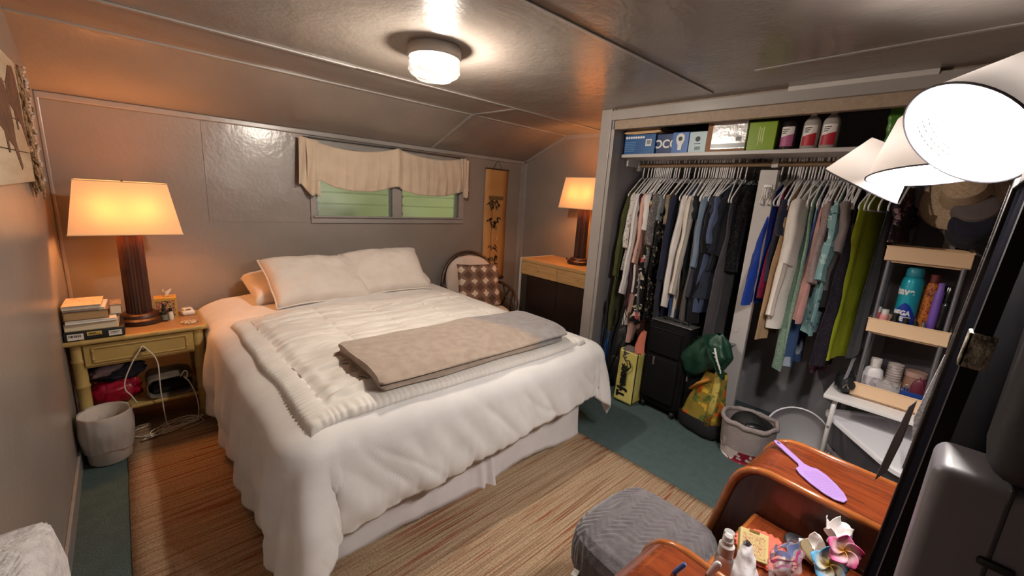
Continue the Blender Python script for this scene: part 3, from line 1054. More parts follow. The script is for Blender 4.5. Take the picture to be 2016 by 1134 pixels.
# ------------------------------------------------------------------ waste bin
wb = thing('trash_can', 'round white waste bin with a translucent liner in front of the nightstand', 'trash can', (-.172, 2.745, 0))
BIN = mat('white_bin_plastic', (212, 200, 190), .4)
G().lathe([(0, .004), (.078, .004), (.083, .010), (.098, .262), (.094, .262), (.080, .014), (0, .014)], 40, caps=False).build('bucket', BIN, wb)
def liner(u, v):
    a = 2 * pi * u
    r = lerp(.101, .094, v) + .005 * nz(cos(a) * 3, sin(a) * 3, v * 3) + .0015 * sin(a * 23 + 4 * v) * v + .009 * sin(pi * v)
    return (r * cos(a), r * sin(a), .268 - .19 * v + .010 * v * sin(a * 3))
def liner_in(u, v):
    a = 2 * pi * u
    r = lerp(.099, .070, v) + .003 * sin(a * 16 + v * 3) * v
    return (r * cos(a), r * sin(a), .268 - .22 * v)
LINER = shade_mat('liner_plastic', (236, 228, 222), .35, clear=.25, gloss=1)
g = G().grid(liner, 72, 12, cu=True).grid(liner_in, 72, 10, cu=True)
g.build('bin_liner', LINER, wb, smooth=180)

# ------------------------------------------------------------------ wall art on the left wall (flat painted planks with a bark-like fringe)
art = thing('wall_art', 'whitewashed plank picture with dark bird shapes and frayed rope edge on the left wall', 'wall art', (XL, 2.35, 1.62))
PLK = mat('whitewashed_planks', (196, 176, 150), .7, var=(6, (176, 152, 124)), bmp=(40, .2), scale=(1, .3, 3))
g = G()
for k in range(4):
    z0 = -.235 + k * .1175
    g.box(.003, .022, -.42, .40, z0 + .0015, z0 + .116)
g.build('plank_panel', PLK, art, smooth=0, bevel=.0015)
BIRD = mat('dark_brown_paint', (84, 58, 44), .7, var=(20, (112, 80, 60)))
def birdshape(c, s, fl=1):
    P = [(-.01, .085), (0, .10), (.03, .15), (.06, .16), (.075, .13), (.085, .05), (.08, -.02), (.10, -.10), (.09, -.11), (.06, -.04), (.03, -.02), (.03, -.06), (.02, -.06), (.015, 0), (-.02, .02)]
    return [(c[0] + fl * a * s * 2.6, c[1] + b * s) for a, b in P]
G().prism(birdshape((.12, .03), 1.1), .0222, .0236, 'x').build('painted_bird', BIRD, art, smooth=0)
G().prism(birdshape((-.16, -.06), 1.15, 1), .0222, .0236, 'x').build('painted_bird', BIRD, art, smooth=0)
g = G()
random.seed(9)
for k in range(150):
    z = random.uniform(-.245, .235)
    y = random.uniform(.395, .50)
    x = random.uniform(.004, .034)
    g.tube([(x, y, z), (x + random.uniform(-.004, .012), y + random.uniform(-.01, .02), z - .03), (x + random.uniform(-.003, .01), y + random.uniform(0, .02), z - random.uniform(.04, .075))], random.uniform(.003, .0055), 5)
fr = g.build('frayed_edging', mat('brown_rope', (128, 92, 62), .9, var=(60, (176, 146, 112))), art, smooth=60)
g = G()
for k in range(46):
    z = -.24 + k * .0105
    y = .478 + .02 * sin(k * 1.9)
    g.blob((.036 + .004 * sin(k), y, z), (.007, .008, .006), 8, 6, .3, 3, k)
g.build('white_bead_trim', mat('pale_bead', (206, 184, 168), .8), art, smooth=60)

# ------------------------------------------------------------------ fleecy thing at the lower left, on a low stool
FLC = mat('white_sherpa', (232, 226, 226), .98, var=(50, (206, 198, 198)), bmp=(60, 1.0), sheen=.5)
st = thing('plush_ottoman', 'white sherpa-covered seat by the left wall, only a corner in view', 'ottoman', (-.217, .80, 0))
def fl(u, v):
    a = 2 * pi * u
    c, s = cos(a), sin(a)
    pr = [(0.0, .0), (.85, .0), (.98, .06), (1.0, .3), (1.0, .66), (.9, .76), (.55, .80), (.2, .81), (0, .81)]
    k = v * (len(pr) - 1)
    i = min(int(k), len(pr) - 2)
    r, z = lerp(pr[i][0], pr[i + 1][0], k - i), lerp(pr[i][1], pr[i + 1][1], k - i)
    q = .004 * nz(c * 30, s * 30, z * 60)
    return (r * .066 * abs(c) ** .35 * (1 if c > 0 else -1) * (1 + q * 6), r * .36 * abs(s) ** .35 * (1 if s > 0 else -1) + q, z + q)
G().grid(fl, 80, 40, cu=True).build('cover', FLC, st, smooth=180)
# ------------------------------------------------------------------ valance over the window
VAL = cloth('cream_crepe_valance', (214, 194, 172), (200, 178, 156))
def top_z(x):
    if x < 1.80:
        t = (x - 1.06) / .74
        return lerp(1.788, 1.797, t) - .062 * max(0, sin(pi * clamp(t))) ** .8
    t = (x - 1.80) / .735
    return lerp(1.797, 1.79, t) - .05 * max(0, sin(pi * clamp(t))) ** .8
BOT = [(1.06, 1.47), (1.16, 1.475), (1.25, 1.435), (1.40, 1.412), (1.58, 1.415), (1.70, 1.445), (1.78, 1.47), (1.81, 1.47), (1.87, 1.435), (2.0, 1.412), (2.18, 1.405), (2.32, 1.415), (2.44, 1.445), (2.535, 1.47)]
def val(u, v):
    x = lerp(1.055, 2.54, u)
    zt, zb = top_z(x), interp(BOT, x)
    z = lerp(zt, zb, v)
    f = (.004 * sin(x * 70 + 5 * nz(x * 4, v * .5)) + .007 * nz(x * 22, v * 1.2, 2) + .004 * nz(x * 60, v * 2, 5)) * (.4 + .6 * v)
    y = YB - .055 - .018 * sin(pi * v) - f - .02 * exp(-((x - 1.80) / .03) ** 2)
    return (x, y, z)
va = thing('valance', 'cream crepe valance in two swags over the louvered window', 'curtain', (1.8, YB, 1.6))
TV = Matrix.Translation((-1.8, -YB, -1.6))
G().grid(val, 220, 26, T=TV).build('swag', VAL, va, smooth=180, solid=.002)
def tail(x0, x1, zt, zl, zr, sg):
    def fn(u, v):
        x = lerp(x0, x1, u)
        xx = x + .02 * sg * v * (1 - u)
        z = lerp(zt - .02 * u, lerp(zl, zr, u) + .02 * sin(u * 9), v)
        return (xx, YB - .06 - .022 * sin(u * 10 + 2 * v) * (.4 + .6 * v) - .012 * v, z)
    return fn
G().grid(tail(1.005, 1.15, 1.79, 1.44, 1.335, -1), 30, 24, T=TV).build('tail', VAL, va, smooth=180, solid=.002)
G().grid(tail(2.475, 2.585, 1.785, 1.385, 1.465, 1), 26, 24, T=TV).build('tail', VAL, va, smooth=180, solid=.002)
G().tube([(1.05, YB - .035, 1.795), (1.8, YB - .035, 1.797), (2.55, YB - .035, 1.792)], .005, 8, T=TV).build('curtain_rod', ALU, va)

# ------------------------------------------------------------------ hanging scroll
def scroll_mat():
    m, nt, b = nodes('ochre_silk')
    v = coords(nt)
    n = tex(nt, 'ShaderNodeTexNoise', v, Scale=4.0, Detail=5.0)
    nt.links.new(ramp(nt, n.outputs[0], [(.3, rgb(178, 128, 72)), (.7, rgb(198, 148, 90))]), b.inputs['Base Color'])
    b.inputs['Roughness'].default_value = .7
    return m
sc = thing('hanging_scroll', 'ochre hanging scroll with ink bamboo on the back wall behind the rattan chair', 'scroll', (2.99, YB - .012, 1.20))
def scr(u, v):
    return (lerp(-.160, .158, u), -.004 * sin(v * 7) - .002, lerp(-.66, .525, v))
G().grid(scr, 4, 40).build('silk', scroll_mat(), sc, smooth=180, solid=.002)
INK = mat('ink', (62, 50, 30), .8)
INKL = mat('pale_ink', (112, 86, 50), .8)
g = G()
g.box(-.165, .163, -.010, .004, .517, .531).box(-.170, .168, -.014, .008, -.672, -.655)
g.build('roller', mat('dark_brown_roller', (64, 42, 28), .5), sc, smooth=0, bevel=.003)
G().tube([(-.06, -.006, .531), (0, -.004, .622), (.06, -.006, .531)], .0025, 6).build('hanging_cord', mat('dark_cord', (50, 34, 24), .8), sc)
G().box(-.105, .100, -.0085, -.0065, .205, .245).build('painted_band', INKL, sc, smooth=0)
random.seed(3)
g = G()
g.tube([(-.05, -.0085, .21), (-.052, -.0085, -.2), (-.056, -.0085, -.62)], .003, 5, flat=.3)
def leaf(x, z, a, l, w):
    d = Vector((cos(a), 0, sin(a)))
    n = Vector((-sin(a), 0, cos(a)))
    P = Vector((x, -.0088, z))
    g.add([P, P + d * l * .4 + n * w, P + d * l, P + d * l * .4 - n * w], [(0, 1, 2, 3)])
for cx, cz, k, sp in ((-.03, .17, 16, .06), (-.03, -.02, 22, .075), (-.02, -.30, 7, .04), (-.03, -.44, 26, .08), (.02, -.52, 14, .05)):
    for i in range(k):
        leaf(cx + random.uniform(-sp, sp), cz + random.uniform(-sp * .6, sp * .7), radians(random.uniform(-150, -30)), random.uniform(.04, .085), random.uniform(.006, .012))
g.build('painted_bamboo', INK, sc, smooth=0)
G().mat(0).prism([(.005, -.205), (.02, -.23), (.045, -.235), (.05, -.215), (.038, -.195), (.045, -.175), (.03, -.195)], -.0088, -.007, 'y').mat(1).prism([(.012, -.215), (.02, -.225), (.03, -.215), (.02, -.207)], -.0094, -.0089, 'y').build('painted_bird', [mat('pale_bird', (206, 168, 120), .8), INK], sc, smooth=0)

# ------------------------------------------------------------------ rattan chair
RAT = wood('dark_rattan', (52, 34, 24), (80, 54, 38), (8, 8, 8), .35)
CUSH = cloth('ivory_cushion', (222, 204, 192), (208, 188, 174))
ch = thing('rattan_chair', 'dark rattan armchair with ivory cushions in the corner under the scroll', 'chair', (2.46, 3.05, 0), radians(-16))
def hoop(w, zt, zb, y0, y1, n=26):
    P = []
    for k in range(n + 1):
        a = pi * k / n
        z = zb + (zt - zb) * max(0, sin(a)) ** .75
        P.append((-w * cos(a), lerp(y0, y1, (z - zb) / (zt - zb)), z))
    return P
g = G().tube(hoop(.305, .87, .42, .20, .33), .017, 10).tube(hoop(.272, .835, .42, .205, .325), .011, 10)
g.build('back_frame', RAT, ch, smooth=180)
for s in (-1, 1):
    g = G()
    P = [(s * .300, .225, .57), (s * .315, .14, .575), (s * .325, .03, .565), (s * .325, -.08, .545), (s * .318, -.17, .50), (s * .305, -.215, .42), (s * .295, -.225, .30), (s * .285, -.22, 0)]
    g.tube(P, .016, 10)
    g.build('arm', RAT, ch, smooth=180)
    g = G()
    g.tube([(s * .30, .10, .34), (s * .318, .06, .45), (s * .325, -.02, .55)], .009, 8)
    g.tube([(s * .30, -.02, .34), (s * .315, .02, .43), (s * .32, .09, .50), (s * .318, .12, .56)], .009, 8)
    g.tube([(s * .30, -.10, .34), (s * .318, -.07, .44), (s * .322, -.10, .53)], .009, 8)
    g.tube([(s * .295, -.20, .34), (s * .315, -.13, .40), (s * .32, -.05, .44)], .008, 8)
    g.build('arm_lattice', RAT, ch, smooth=180)
    G().tube([(s * .29, .215, .45), (s * .285, .22, .2), (s * .275, .25, 0)], .016, 10).build('leg', RAT, ch, smooth=180)
g = G()
for s in (-1, 1):
    g.tube([(s * .285, -.22, .30), (s * .285, .22, .30)], .013, 8)
g.tube([(-.285, -.22, .30), (.285, -.22, .30)], .015, 8).tube([(-.285, .22, .30), (.285, .22, .30)], .013, 8)
for k in range(9):
    g.tube([(-.27, -.2 + k * .05, .305), (.27, -.2 + k * .05, .305)], .007, 6)
g.build('seat_frame', RAT, ch, smooth=180)
def seat(u, v):
    a = 2 * pi * u
    c, s = cos(a), sin(a)
    e = .45
    c = abs(c) ** e * (1 if c > 0 else -1)
    s = abs(s) ** e * (1 if s > 0 else -1)
    r = max(0, sin(pi * v)) ** .3
    return (.270 * c * r, -.01 + .235 * s * r, .352 + .042 * -cos(pi * v) * (1 if r > .1 else 1))
G().grid(seat, 40, 12, cu=True).build('seat_cushion', CUSH, ch, smooth=180)
def backc(u, v):
    a, b = u * 2 - 1, v
    def out(b):
        return .262 * (1 - max(0, (b - .42) / .58) ** 2.6) ** .5 if b < 1 else 0.0
    return a, b, out(b)
g = G()
for side in (1, -1):
    def fn(u, v, side=side):
        a, b, w = backc(u, v)
        z = .40 + .445 * b
        th = .040 * max(0, 1 - abs(a) ** 4) ** .5 * max(0, 1 - abs(2 * b - 1) ** 5) ** .5
        return (a * w, lerp(.165, .285, b) - side * th + .01, z)
    g.grid(fn, 26, 22)
g.build('back_cushion', CUSH, ch, smooth=180)
# checkered throw pillow
def check():
    m, nt, b = nodes('brown_diamond_plush')
    tc = nt.nodes.new('ShaderNodeTexCoord')
    sx = nt.nodes.new('ShaderNodeSeparateXYZ')
    n = tex(nt, 'ShaderNodeTexNoise', tc.outputs['Object'], Scale=30.0, Detail=3.0)
    ds = nt.nodes.new('ShaderNodeMix')
    ds.data_type = 'VECTOR'
    ds.inputs[0].default_value = .035
    nt.links.new(tc.outputs['Object'], ds.inputs[4])
    nt.links.new(n.outputs[1], ds.inputs[5])
    nt.links.new(ds.outputs[1], sx.inputs[0])
    def M2(op, a, bb):
        q = nt.nodes.new('ShaderNodeMath')
        q.operation = op
        for i, s in enumerate((a, bb)):
            if s is None:
                continue
            if isinstance(s, (int, float)):
                q.inputs[i].default_value = s
            else:
                nt.links.new(s, q.inputs[i])
        return q.outputs[0]
    X = M2('ABSOLUTE', M2('SUBTRACT', M2('FRACT', M2('ADD', M2('MULTIPLY', sx.outputs[0], 9.0), 5.0), None), .5), None)
    Y = M2('ABSOLUTE', M2('SUBTRACT', M2('FRACT', M2('ADD', M2('MULTIPLY', sx.outputs[1], 9.0), 5.0), None), .5), None)
    d = M2('ADD', X, Y)
    col = ramp(nt, d, [(.26, rgb(212, 190, 168)), (.31, rgb(128, 100, 86))])
    d2 = ramp(nt, d, [(.60, (0, 0, 0, 1)), (.66, (1, 1, 1, 1))])
    col = mix(nt, col, rgb(96, 72, 60), d2)
    nt.links.new(col, b.inputs['Base Color'])
    b.inputs['Roughness'].default_value = .95
    b.inputs['Specular IOR Level'].default_value = .1
    n3 = tex(nt, 'ShaderNodeTexNoise', tc.outputs['Object'], Scale=120.0, Detail=2.0)
    bump(nt, b, n3.outputs[0], .5)
    return m
o = pillow_geo(.43, .42, .13, 0, 2.4).build('pillow', check(), None, (2.435, 3.02, .60), (radians(74), radians(0), radians(-14)), smooth=180)
tag(o, 'brown and cream diamond-checked pillow propped in the rattan chair', 'pillow')

# ------------------------------------------------------------------ dresser in the alcove
PINE = wood('pale_oak', (206, 166, 112), (184, 142, 90), (3, 1.2, 14), .4, sc=4)
DKD = mat('dark_brown_panel', (34, 24, 22), .4, var=(6, (44, 32, 28)))
ds = thing('dresser', 'light oak dresser with two drawers over dark doors in the alcove', 'dresser', (2.9, 2.45, 0))
G().box(0, .48, -.53, .485, .825, .856).build('top', PINE, ds, smooth=0, bevel=.002)
G().box(-.004, .48, .485, .503, 0, .858).build('side_panel', mat('white_melamine', (214, 206, 200), .4), ds, smooth=0, bevel=.001)
G().box(.02, .48, -.53, .485, .05, .825).build('body', DKD, ds, smooth=0)
for y0, y1 in ((.006, .484), (-.486, .002)):
    d = G().box(-.002, .03, y0, y1, .700, .822).build('drawer', PINE, ds, smooth=0, bevel=.0015)
    G().box(-.003, -.0015, (y0 + y1) / 2 - .006, (y0 + y1) / 2 + .006, .752, .760).build('lock', mat('aged_brass', (120, 96, 52), .4, metal=.8), d, smooth=0)
for y0, y1 in ((.006, .40), (-.40, .002)):
    G().box(.012, .03, y0, y1, .06, .69).build('door', DKD, ds, smooth=0, bevel=.002)
G().box(.01, .03, .402, .484, .0, .698).build('stile', mat('dark_olive_stile', (58, 50, 42), .5), ds, smooth=0)

# ------------------------------------------------------------------ ceiling light
clt = thing('ceiling_light', 'lit round ribbed glass ceiling light', 'ceiling light', (1.12, 1.79, ZC))
G().lathe([(0, 0), (.118, 0), (.121, -.006), (.121, -.040), (.114, -.048), (.095, -.050), (0, -.050)], 48).build('canopy', mat('white_enamel', (206, 200, 194), .35), clt)
CG = shade_mat('ribbed_clear_glass', (255, 250, 244), .75, clear=.994, gloss=1)
prof = [(.108, -.048), (.112, -.056), (.113, -.066)]
for k in range(6):
    z = -.070 - k * .0045
    prof += [(.1155, z), (.1125, z - .00225)]
prof += [(.118, -.098), (.118, -.104), (.113, -.108)]
for k in range(6):
    t = k / 6
    prof += [(.112 - .006 * k * t, -.110 - .0035 * k), (.108 - .006 * k * t, -.1115 - .0035 * k)]
prof += [(.080, -.135), (.074, -.133), (.066, -.138), (.058, -.136), (.050, -.140), (.040, -.138), (.030, -.142), (.018, -.140), (0, -.143)]
G().lathe(prof, 64).build('glass_shade', CG, clt, smooth=25)
G().blob((.02, -.02, -.088), (.028, .028, .032), 14, 8).build('bulb', bulb_mat('white_bulb', (1, .90, .77), 46.0, .029), clt)
G().lathe([(0, -.05), (.014, -.05), (.014, -.062), (0, -.062)], 14, c=(.02, -.02, 0)).build('socket', mat('white_enamel', (206, 200, 194), .35), clt)
# ------------------------------------------------------------------ closet fittings
CLW = mat('closet_white_paint', (186, 180, 178), .4, bmp=(30, .08))
sh = thing('closet_shelf', 'white painted shelf across the top of the closet', 'shelf', (2.72, .3, 1.80))
G().box(0, .66, -1.5, 1.499, -.022, 0).build('board', CLW, sh, smooth=0, bevel=.002)
G().box(.08, .66, 1.475, 1.499, -.075, -.022).box(.63, .66, -1.5, 1.475, -.075, -.022).build('cleat', CLW, sh, smooth=0)
rod = thing('closet_rod', 'wooden closet rod holding all the hangers', 'rod', (2.98, 0, 1.745))
G().tube([(0, -1.25, 0), (0, 1.795, 0)], .016, 14).build('pole', wood('rod_wood', (150, 122, 94), (124, 98, 74), (14, 1, 14), .5), rod)
G().rbox(-.035, .035, 1.772, 1.799, -.045, .045, .004).build('socket', CLW, rod)
G().box(-.012, .012, .832, .866, .016, .054).rbox(-.02, .02, .830, .868, -.022, .018, .003).build('bracket', CLW, rod, smooth=0)
po = thing('closet_post', 'white wooden post with hooks in the middle of the closet opening', 'post', (2.86, .835, 0))
G().box(-.020, .020, -.045, .050, 0, 1.700).build('board', CLW, po, smooth=0, bevel=.003)
for z in (1.14, .70):
    G().lathe([(0, 0), (.012, 0), (.016, .003), (.016, .006), (.006, .006), (0, .004)], 16, T=Matrix.Translation((-.020, .0 if z > 1 else .02, z)) @ Matrix.Rotation(-pi / 2, 4, 'Y')).build('wood_plug', CLW, po)
g = G()
for dy in (-.02, -.008, .004):
    g.tube([(-.022, dy, 1.60), (-.05, dy, 1.59), (-.06, dy, 1.555), (-.05, dy, 1.535), (-.035, dy, 1.55)], .004, 6)
g.rbox(-.026, -.020, -.03, .014, 1.57, 1.615, .002)
g.build('hook', mat('white_hook', (226, 222, 222), .35), po)

# hangers
def hanger_geo(w=.172, r=.0044):
    P = []
    for k in range(15):
        a = radians(200 - 250 * k / 14)
        P.append((.021 * cos(a), 0, .0025 + .021 * sin(a)))
    P = P + [(.006, 0, -.05), (0, 0, -.105)]
    g = G().tube([Vector(p) for p in P], r, 6)
    g.tube([(0, 0, -.105), (-.03, 0, -.122), (-w * .93, 0, -.228), (-w, 0, -.242), (-w * 1.01, 0, -.256), (-w * .95, 0, -.266), (0, 0, -.270), (w * .95, 0, -.266), (w * 1.01, 0, -.256), (w, 0, -.242), (w * .93, 0, -.228), (.03, 0, -.122), (0, 0, -.105)], r, 6)
    return g
WH = mat('white_hanger_plastic', (232, 229, 230), .35)
BH = mat('black_hanger_plastic', (24, 23, 25), .4)
HANG = {}
def hanger(y, rz=0.0, black=False, tilt=0.0):
    grp = 'black plastic hangers' if black else ('white plastic hangers nearer the alcove' if y > .86 else 'white plastic hangers nearer the desk lamp cluster')
    lab = 'black plastic clothes hanger on the closet rod beside the white post' if black else ('white plastic clothes hanger on the rod between the alcove and the white post' if y > .86 else 'white plastic clothes hanger on the rod between the white post and the lamp shades')
    k = 'b' if black else 'w'
    if k not in HANG:
        o = hanger_geo().build('clothes_hanger', BH if black else WH, None, smooth=180)
        HANG[k] = o
    else:
        o = HANG[k].copy()
        COL.objects.link(o)
    o.location = (2.98, y, 1.7615)
    o.rotation_euler = (tilt, 0, rz)
    tag(o, lab, 'hanger', grp)
    return o

def garment(label, name, cat, y, zb, m, hw=.19, th=.018, sl=0.0, slm=None, sw=.055, seed=None, rz=0.0, neck=.06, top=-.088, x0=0.0, fold=1.0, slant=0.0, cuff=False, hemw=0.0, hang=True, black=False, tank=False, slope=0.0):
    """clothes on a hanger; zb: height of the hem above the floor. local x across, -x faces the room."""
    seed = seed if seed is not None else y * 31.7
    if hang:
        hanger(y, rz, black)
    Zr = 1.7615 - .055
    L = Zr - zb
    shw = .172
    def wid(d):
        # half width at distance d below the rod
        if d < .12:
            return lerp(neck, .085, sm(-top, .12, d)) if not tank else lerp(.045, .085, sm(-top, .12, d))
        if d < .21:
            return lerp(.085, shw * (.62 if tank else 1), clamp((d - .115) / .095))
        s = shw * (.75 if tank else 1)
        return lerp(s, hw * 1.14, clamp((d - .21) / .55)) + hemw * sm(.4, L, d)
    n = 40
    rings = []
    N = 34
    for j in range(N + 1):
        t = j / N
        d = lerp(-top, L, t ** 1.15)
        w = wid(d)
        A = (.008 + .012 * t) * fold
        tt = lerp(.010, th, sm(.08, .3, d))
        ring = []
        for i in range(n):
            a = 2 * pi * i / n
            c, s = cos(a), sin(a)
            cx = abs(c) ** .8 * (1 if c > 0 else -1)
            x = w * cx
            ph = seed * 3.3
            f = A * (sin(x * 34 + ph + 2.2 * nz(x * 4, d * 1.6, seed)) + .5 * sin(x * 71 + ph * 2 + d * 2)) * sm(.16, .45, d)
            f += .010 * nz(x * 7, d * 5, seed + 3) * fold
            yy = tt * s + f
            xx = x + .016 * nz(d * 3.2, seed) * sm(.2, .6, d) + .007 * nz(d * 11, s * 2, seed) + slant * max(0, d - .15)
            dd = d + (.012 * nz(x * 9, seed, 2) if j == N else 0) + slope * x * sm(.3, L, d)
            ring.append((xx + x0, yy, -dd))
        rings.append(ring)
    o = G().loft(rings, True).build(name, m, None, (2.98, y, Zr), (0, 0, rz), smooth=60)
    tag(o, label, cat)
    if sl:
        for sg in (-1, 1):
            P, R = [], []
            K = 14
            for k in range(K + 1):
                t = k / K
                px = sg * (shw - .030 + min(.12, .17 * sl) * t ** .8 + .010 * nz(t * 3, seed, 1))
                pz = -.185 - sl * t
                py = .006 * sin(t * 6 + seed) - .012 * t + .004 * nz(t * 5, seed)
                r = sw * lerp(1.0, .78 if not cuff else .62, t) * (1 + .10 * sin(t * 15 + seed * 2)) * (.75 if k == 0 else 1)
                if cuff and t > .86:
                    r = sw * .74
                P.append((px + x0 + slant * max(0, -pz - .15), py, pz))
                R.append(r)
            rings = []
            for p, r in zip(P, R):
                rings.append([(p[0] + r * .82 * cos(2 * pi * i / 16), p[1] + r * .42 * sin(2 * pi * i / 16) * (1 + .3 * sin(i * 2.1 + seed)), p[2] + .25 * sg * r * cos(2 * pi * i / 16)) for i in range(16)])
            G().loft(rings, True).build('sleeve', slm or m, o, smooth=60)
    return o
C_ = cloth
BLACKC = C_('black_cloth', (20, 20, 23), (27, 27, 31))
NAVY = C_('navy_cloth', (30, 33, 50), (38, 42, 60))
WHT = C_('white_cloth', (226, 220, 218), (206, 199, 198))
CRM = C_('cream_cloth', (220, 211, 200), (202, 192, 180))
BLKFLOR = floral('black_floral', (24, 23, 25), [(196, 96, 92), (176, 170, 130), (92, 112, 78), (222, 206, 198)], 11, .27)
# -- from the alcove end to the post
garment('long olive green coat at the alcove end of the rod', 'coat', 'coat', 1.745, .36, C_('olive_cloth', (74, 76, 42), (60, 62, 34)), hw=.20, sl=.62, th=.018, sw=.05, rz=radians(0), hemw=.03, fold=.6)
garment('white blouse with thin dark stripes next to the olive coat', 'blouse', 'blouse', 1.705, .95, floral('white_striped', (214, 206, 202), [(96, 90, 92)], 40, .30), sl=.40, hw=.18)
garment('black sleeveless top behind the striped white blouse', 'top', 'top', 1.678, .86, BLACKC, hw=.17)
garment('white lacy long-sleeved blouse just past the thin-striped blouse', 'blouse', 'blouse', 1.655, .52, floral('white_lace', (222, 216, 214), [(190, 184, 182)], 46, .28), sl=.74, cuff=True, slm=WHT, hw=.17)
garment('deep plum long top between the white blouse and the pink floral one', 'top', 'top', 1.628, .66, C_('plum_cloth', (60, 28, 42), (48, 22, 34)), hw=.205, sl=.2)
garment('blush pink blouse with a dark flower print and ruffled cuff', 'blouse', 'blouse', 1.602, .40, floral('blush_print', (204, 162, 148), [(110, 78, 84)], 8, .20), sl=.50, cuff=True, hw=.19, hemw=-.02)
garment('crinkled white blouse with short gathered sleeves and long tails', 'blouse', 'blouse', 1.574, .80, WHT, sl=.26, hw=.20, sw=.07, fold=1.4)
garment('black dress printed with red and white flowers', 'dress', 'dress', 1.548, .58, BLKFLOR, hw=.205, sl=.12)
garment('grey lace blouse with polka dots beside the black floral dress', 'blouse', 'blouse', 1.520, .66, floral('grey_lace', (104, 99, 98), [(176, 168, 164), (66, 62, 64)], 34, .28), sl=.36, sw=.075, hw=.20)
garment('short pale grey-blue top tucked beside the grey lace blouse', 'top', 'top', 1.480, 1.20, C_('grey_blue_cloth', (124, 130, 134), (108, 114, 118)), sl=.18, hw=.16)
garment('black and cream leaf-print long blouse near the grey-blue top', 'blouse', 'blouse', 1.460, .62, floral('black_leaf', (30, 29, 30), [(170, 158, 142)], 24, .28), hw=.20)
garment('khaki beige blouse with a knotted front', 'blouse', 'blouse', 1.421, 1.05, C_('khaki_cloth', (142, 126, 106), (122, 108, 90)), sl=.20, hw=.17)
garment('long navy button jacket beside the khaki blouse', 'jacket', 'jacket', 1.385, .58, NAVY, sl=.58, hw=.20, th=.03)
garment('thin black cardigan hanging beside the navy jacket', 'cardigan', 'cardigan', 1.345, .74, BLACKC, hw=.18, black=False)
garment('white long-sleeved shirt beside the thin black cardigan', 'shirt', 'shirt', 1.318, .80, WHT, sl=.76, hw=.165, cuff=True)
garment('blue denim shirt tail showing below the white long-sleeved shirt', 'shirt', 'shirt', 1.296, .60, C_('denim_blue', (60, 92, 142), (48, 76, 120)), hw=.17)
garment('cream shirt with rolled cuffs in the middle of the alcove half', 'shirt', 'shirt', 1.265, .66, CRM, sl=.66, cuff=True, hw=.20, sw=.06)
garment('dark teal-black top between the cream shirt and grey skirt', 'top', 'top', 1.229, .90, C_('teal_black_cloth', (34, 38, 42), (28, 30, 34)), hw=.18, sl=.15)
garment('long taupe grey dress hanging down to the black suitcase', 'dress', 'dress', 1.200, .56, C_('taupe_grey_cloth', (104, 98, 96), (90, 85, 84)), hw=.19, hemw=.03)
garment('light blue chambray shirt between the grey dress and the burgundy top', 'shirt', 'shirt', 1.175, .66, C_('chambray', (116, 132, 154), (100, 116, 138)), sl=.46, hw=.19)
garment('burgundy top showing only at the shoulder near the light blue shirt', 'top', 'top', 1.150, 1.05, C_('burgundy_cloth', (94, 26, 40), (78, 22, 34)), hw=.17)
garment('black long-sleeved shirt beside the burgundy top', 'shirt', 'shirt', 1.128, .68, BLACKC, sl=.36, hw=.20)
garment('slate blue t-shirt under the charcoal tunic', 't_shirt', 't-shirt', 1.098, .76, C_('slate_blue', (84, 94, 124), (72, 82, 110)), sl=.30, hw=.19, sw=.065)
garment('wide charcoal navy tunic dress near the white post', 'dress', 'dress', 1.045, .86, C_('charcoal_navy', (50, 54, 70), (42, 46, 60)), sl=.14, hw=.215, hemw=.035, th=.04, rz=radians(-22), sw=.08)
garment('black grey-hemmed skirt hanging low behind the charcoal tunic', 'skirt', 'skirt', 1.010, .56, C_('dark_grey_cloth', (76, 73, 76), (64, 61, 64)), hw=.20, hemw=.03)
garment('black jacket hanging against the white post', 'jacket', 'jacket', .965, 1.06, C_('black_jacket_cloth', (26, 28, 35), (33, 35, 43)), sl=.36, hw=.21, th=.05, rz=radians(-30), black=True, sw=.075)
garment('black lacy strappy top in front of the black jacket', 'top', 'top', .925, 1.06, floral('black_lace', (18, 18, 20), [(60, 56, 58)], 40, .30), hw=.16, tank=True, rz=radians(-28), black=True)
# -- from the post towards the lamp shades
garment('royal blue tank top beside the white post', 'tank_top', 'tank top', .772, .89, C_('royal_blue', (26, 62, 158), (20, 52, 138)), hw=.21, th=.03, tank=True, rz=radians(-12), hemw=.035)
garment('magenta tank top behind the royal blue one', 'tank_top', 'tank top', .752, .94, C_('magenta_cloth', (138, 32, 74), (118, 26, 64)), hw=.18, tank=True)
garment('dark navy blouse behind the magenta tank top', 'blouse', 'blouse', .722, 1.05, NAVY, hw=.18, sl=.2)
garment('long tan dress beside the dark navy blouse', 'dress', 'dress', .700, .70, C_('tan_cloth', (186, 152, 116), (168, 134, 100)), hw=.215, hemw=.02, fold=.6)
garment('cream cardigan with a blue patch beside the tan dress', 'cardigan', 'cardigan', .665, .86, floral('cream_blue_patch', (220, 210, 200), [(86, 124, 158)], 5, .10), sl=.66, hw=.19)
garment('loose ivory t-shirt with wide short sleeves', 't_shirt', 't-shirt', .618, .78, C_('ivory_cotton', (224, 216, 210), (206, 198, 192)), sl=.36, hw=.20, sw=.085, th=.035, rz=radians(-8))
garment('long sage green print blouse hanging below the ivory t-shirt', 'blouse', 'blouse', .585, .53, floral('sage_print', (124, 152, 136), [(92, 120, 106), (160, 180, 164)], 42, .28), hw=.17)
garment('blue and white tie-dyed top with fringe below the sage blouse', 'top', 'top', .560, .55, floral('tie_dye', (60, 82, 122), [(170, 182, 196)], 12, .30, bs_scale=(1, 1, .3)), hw=.13)
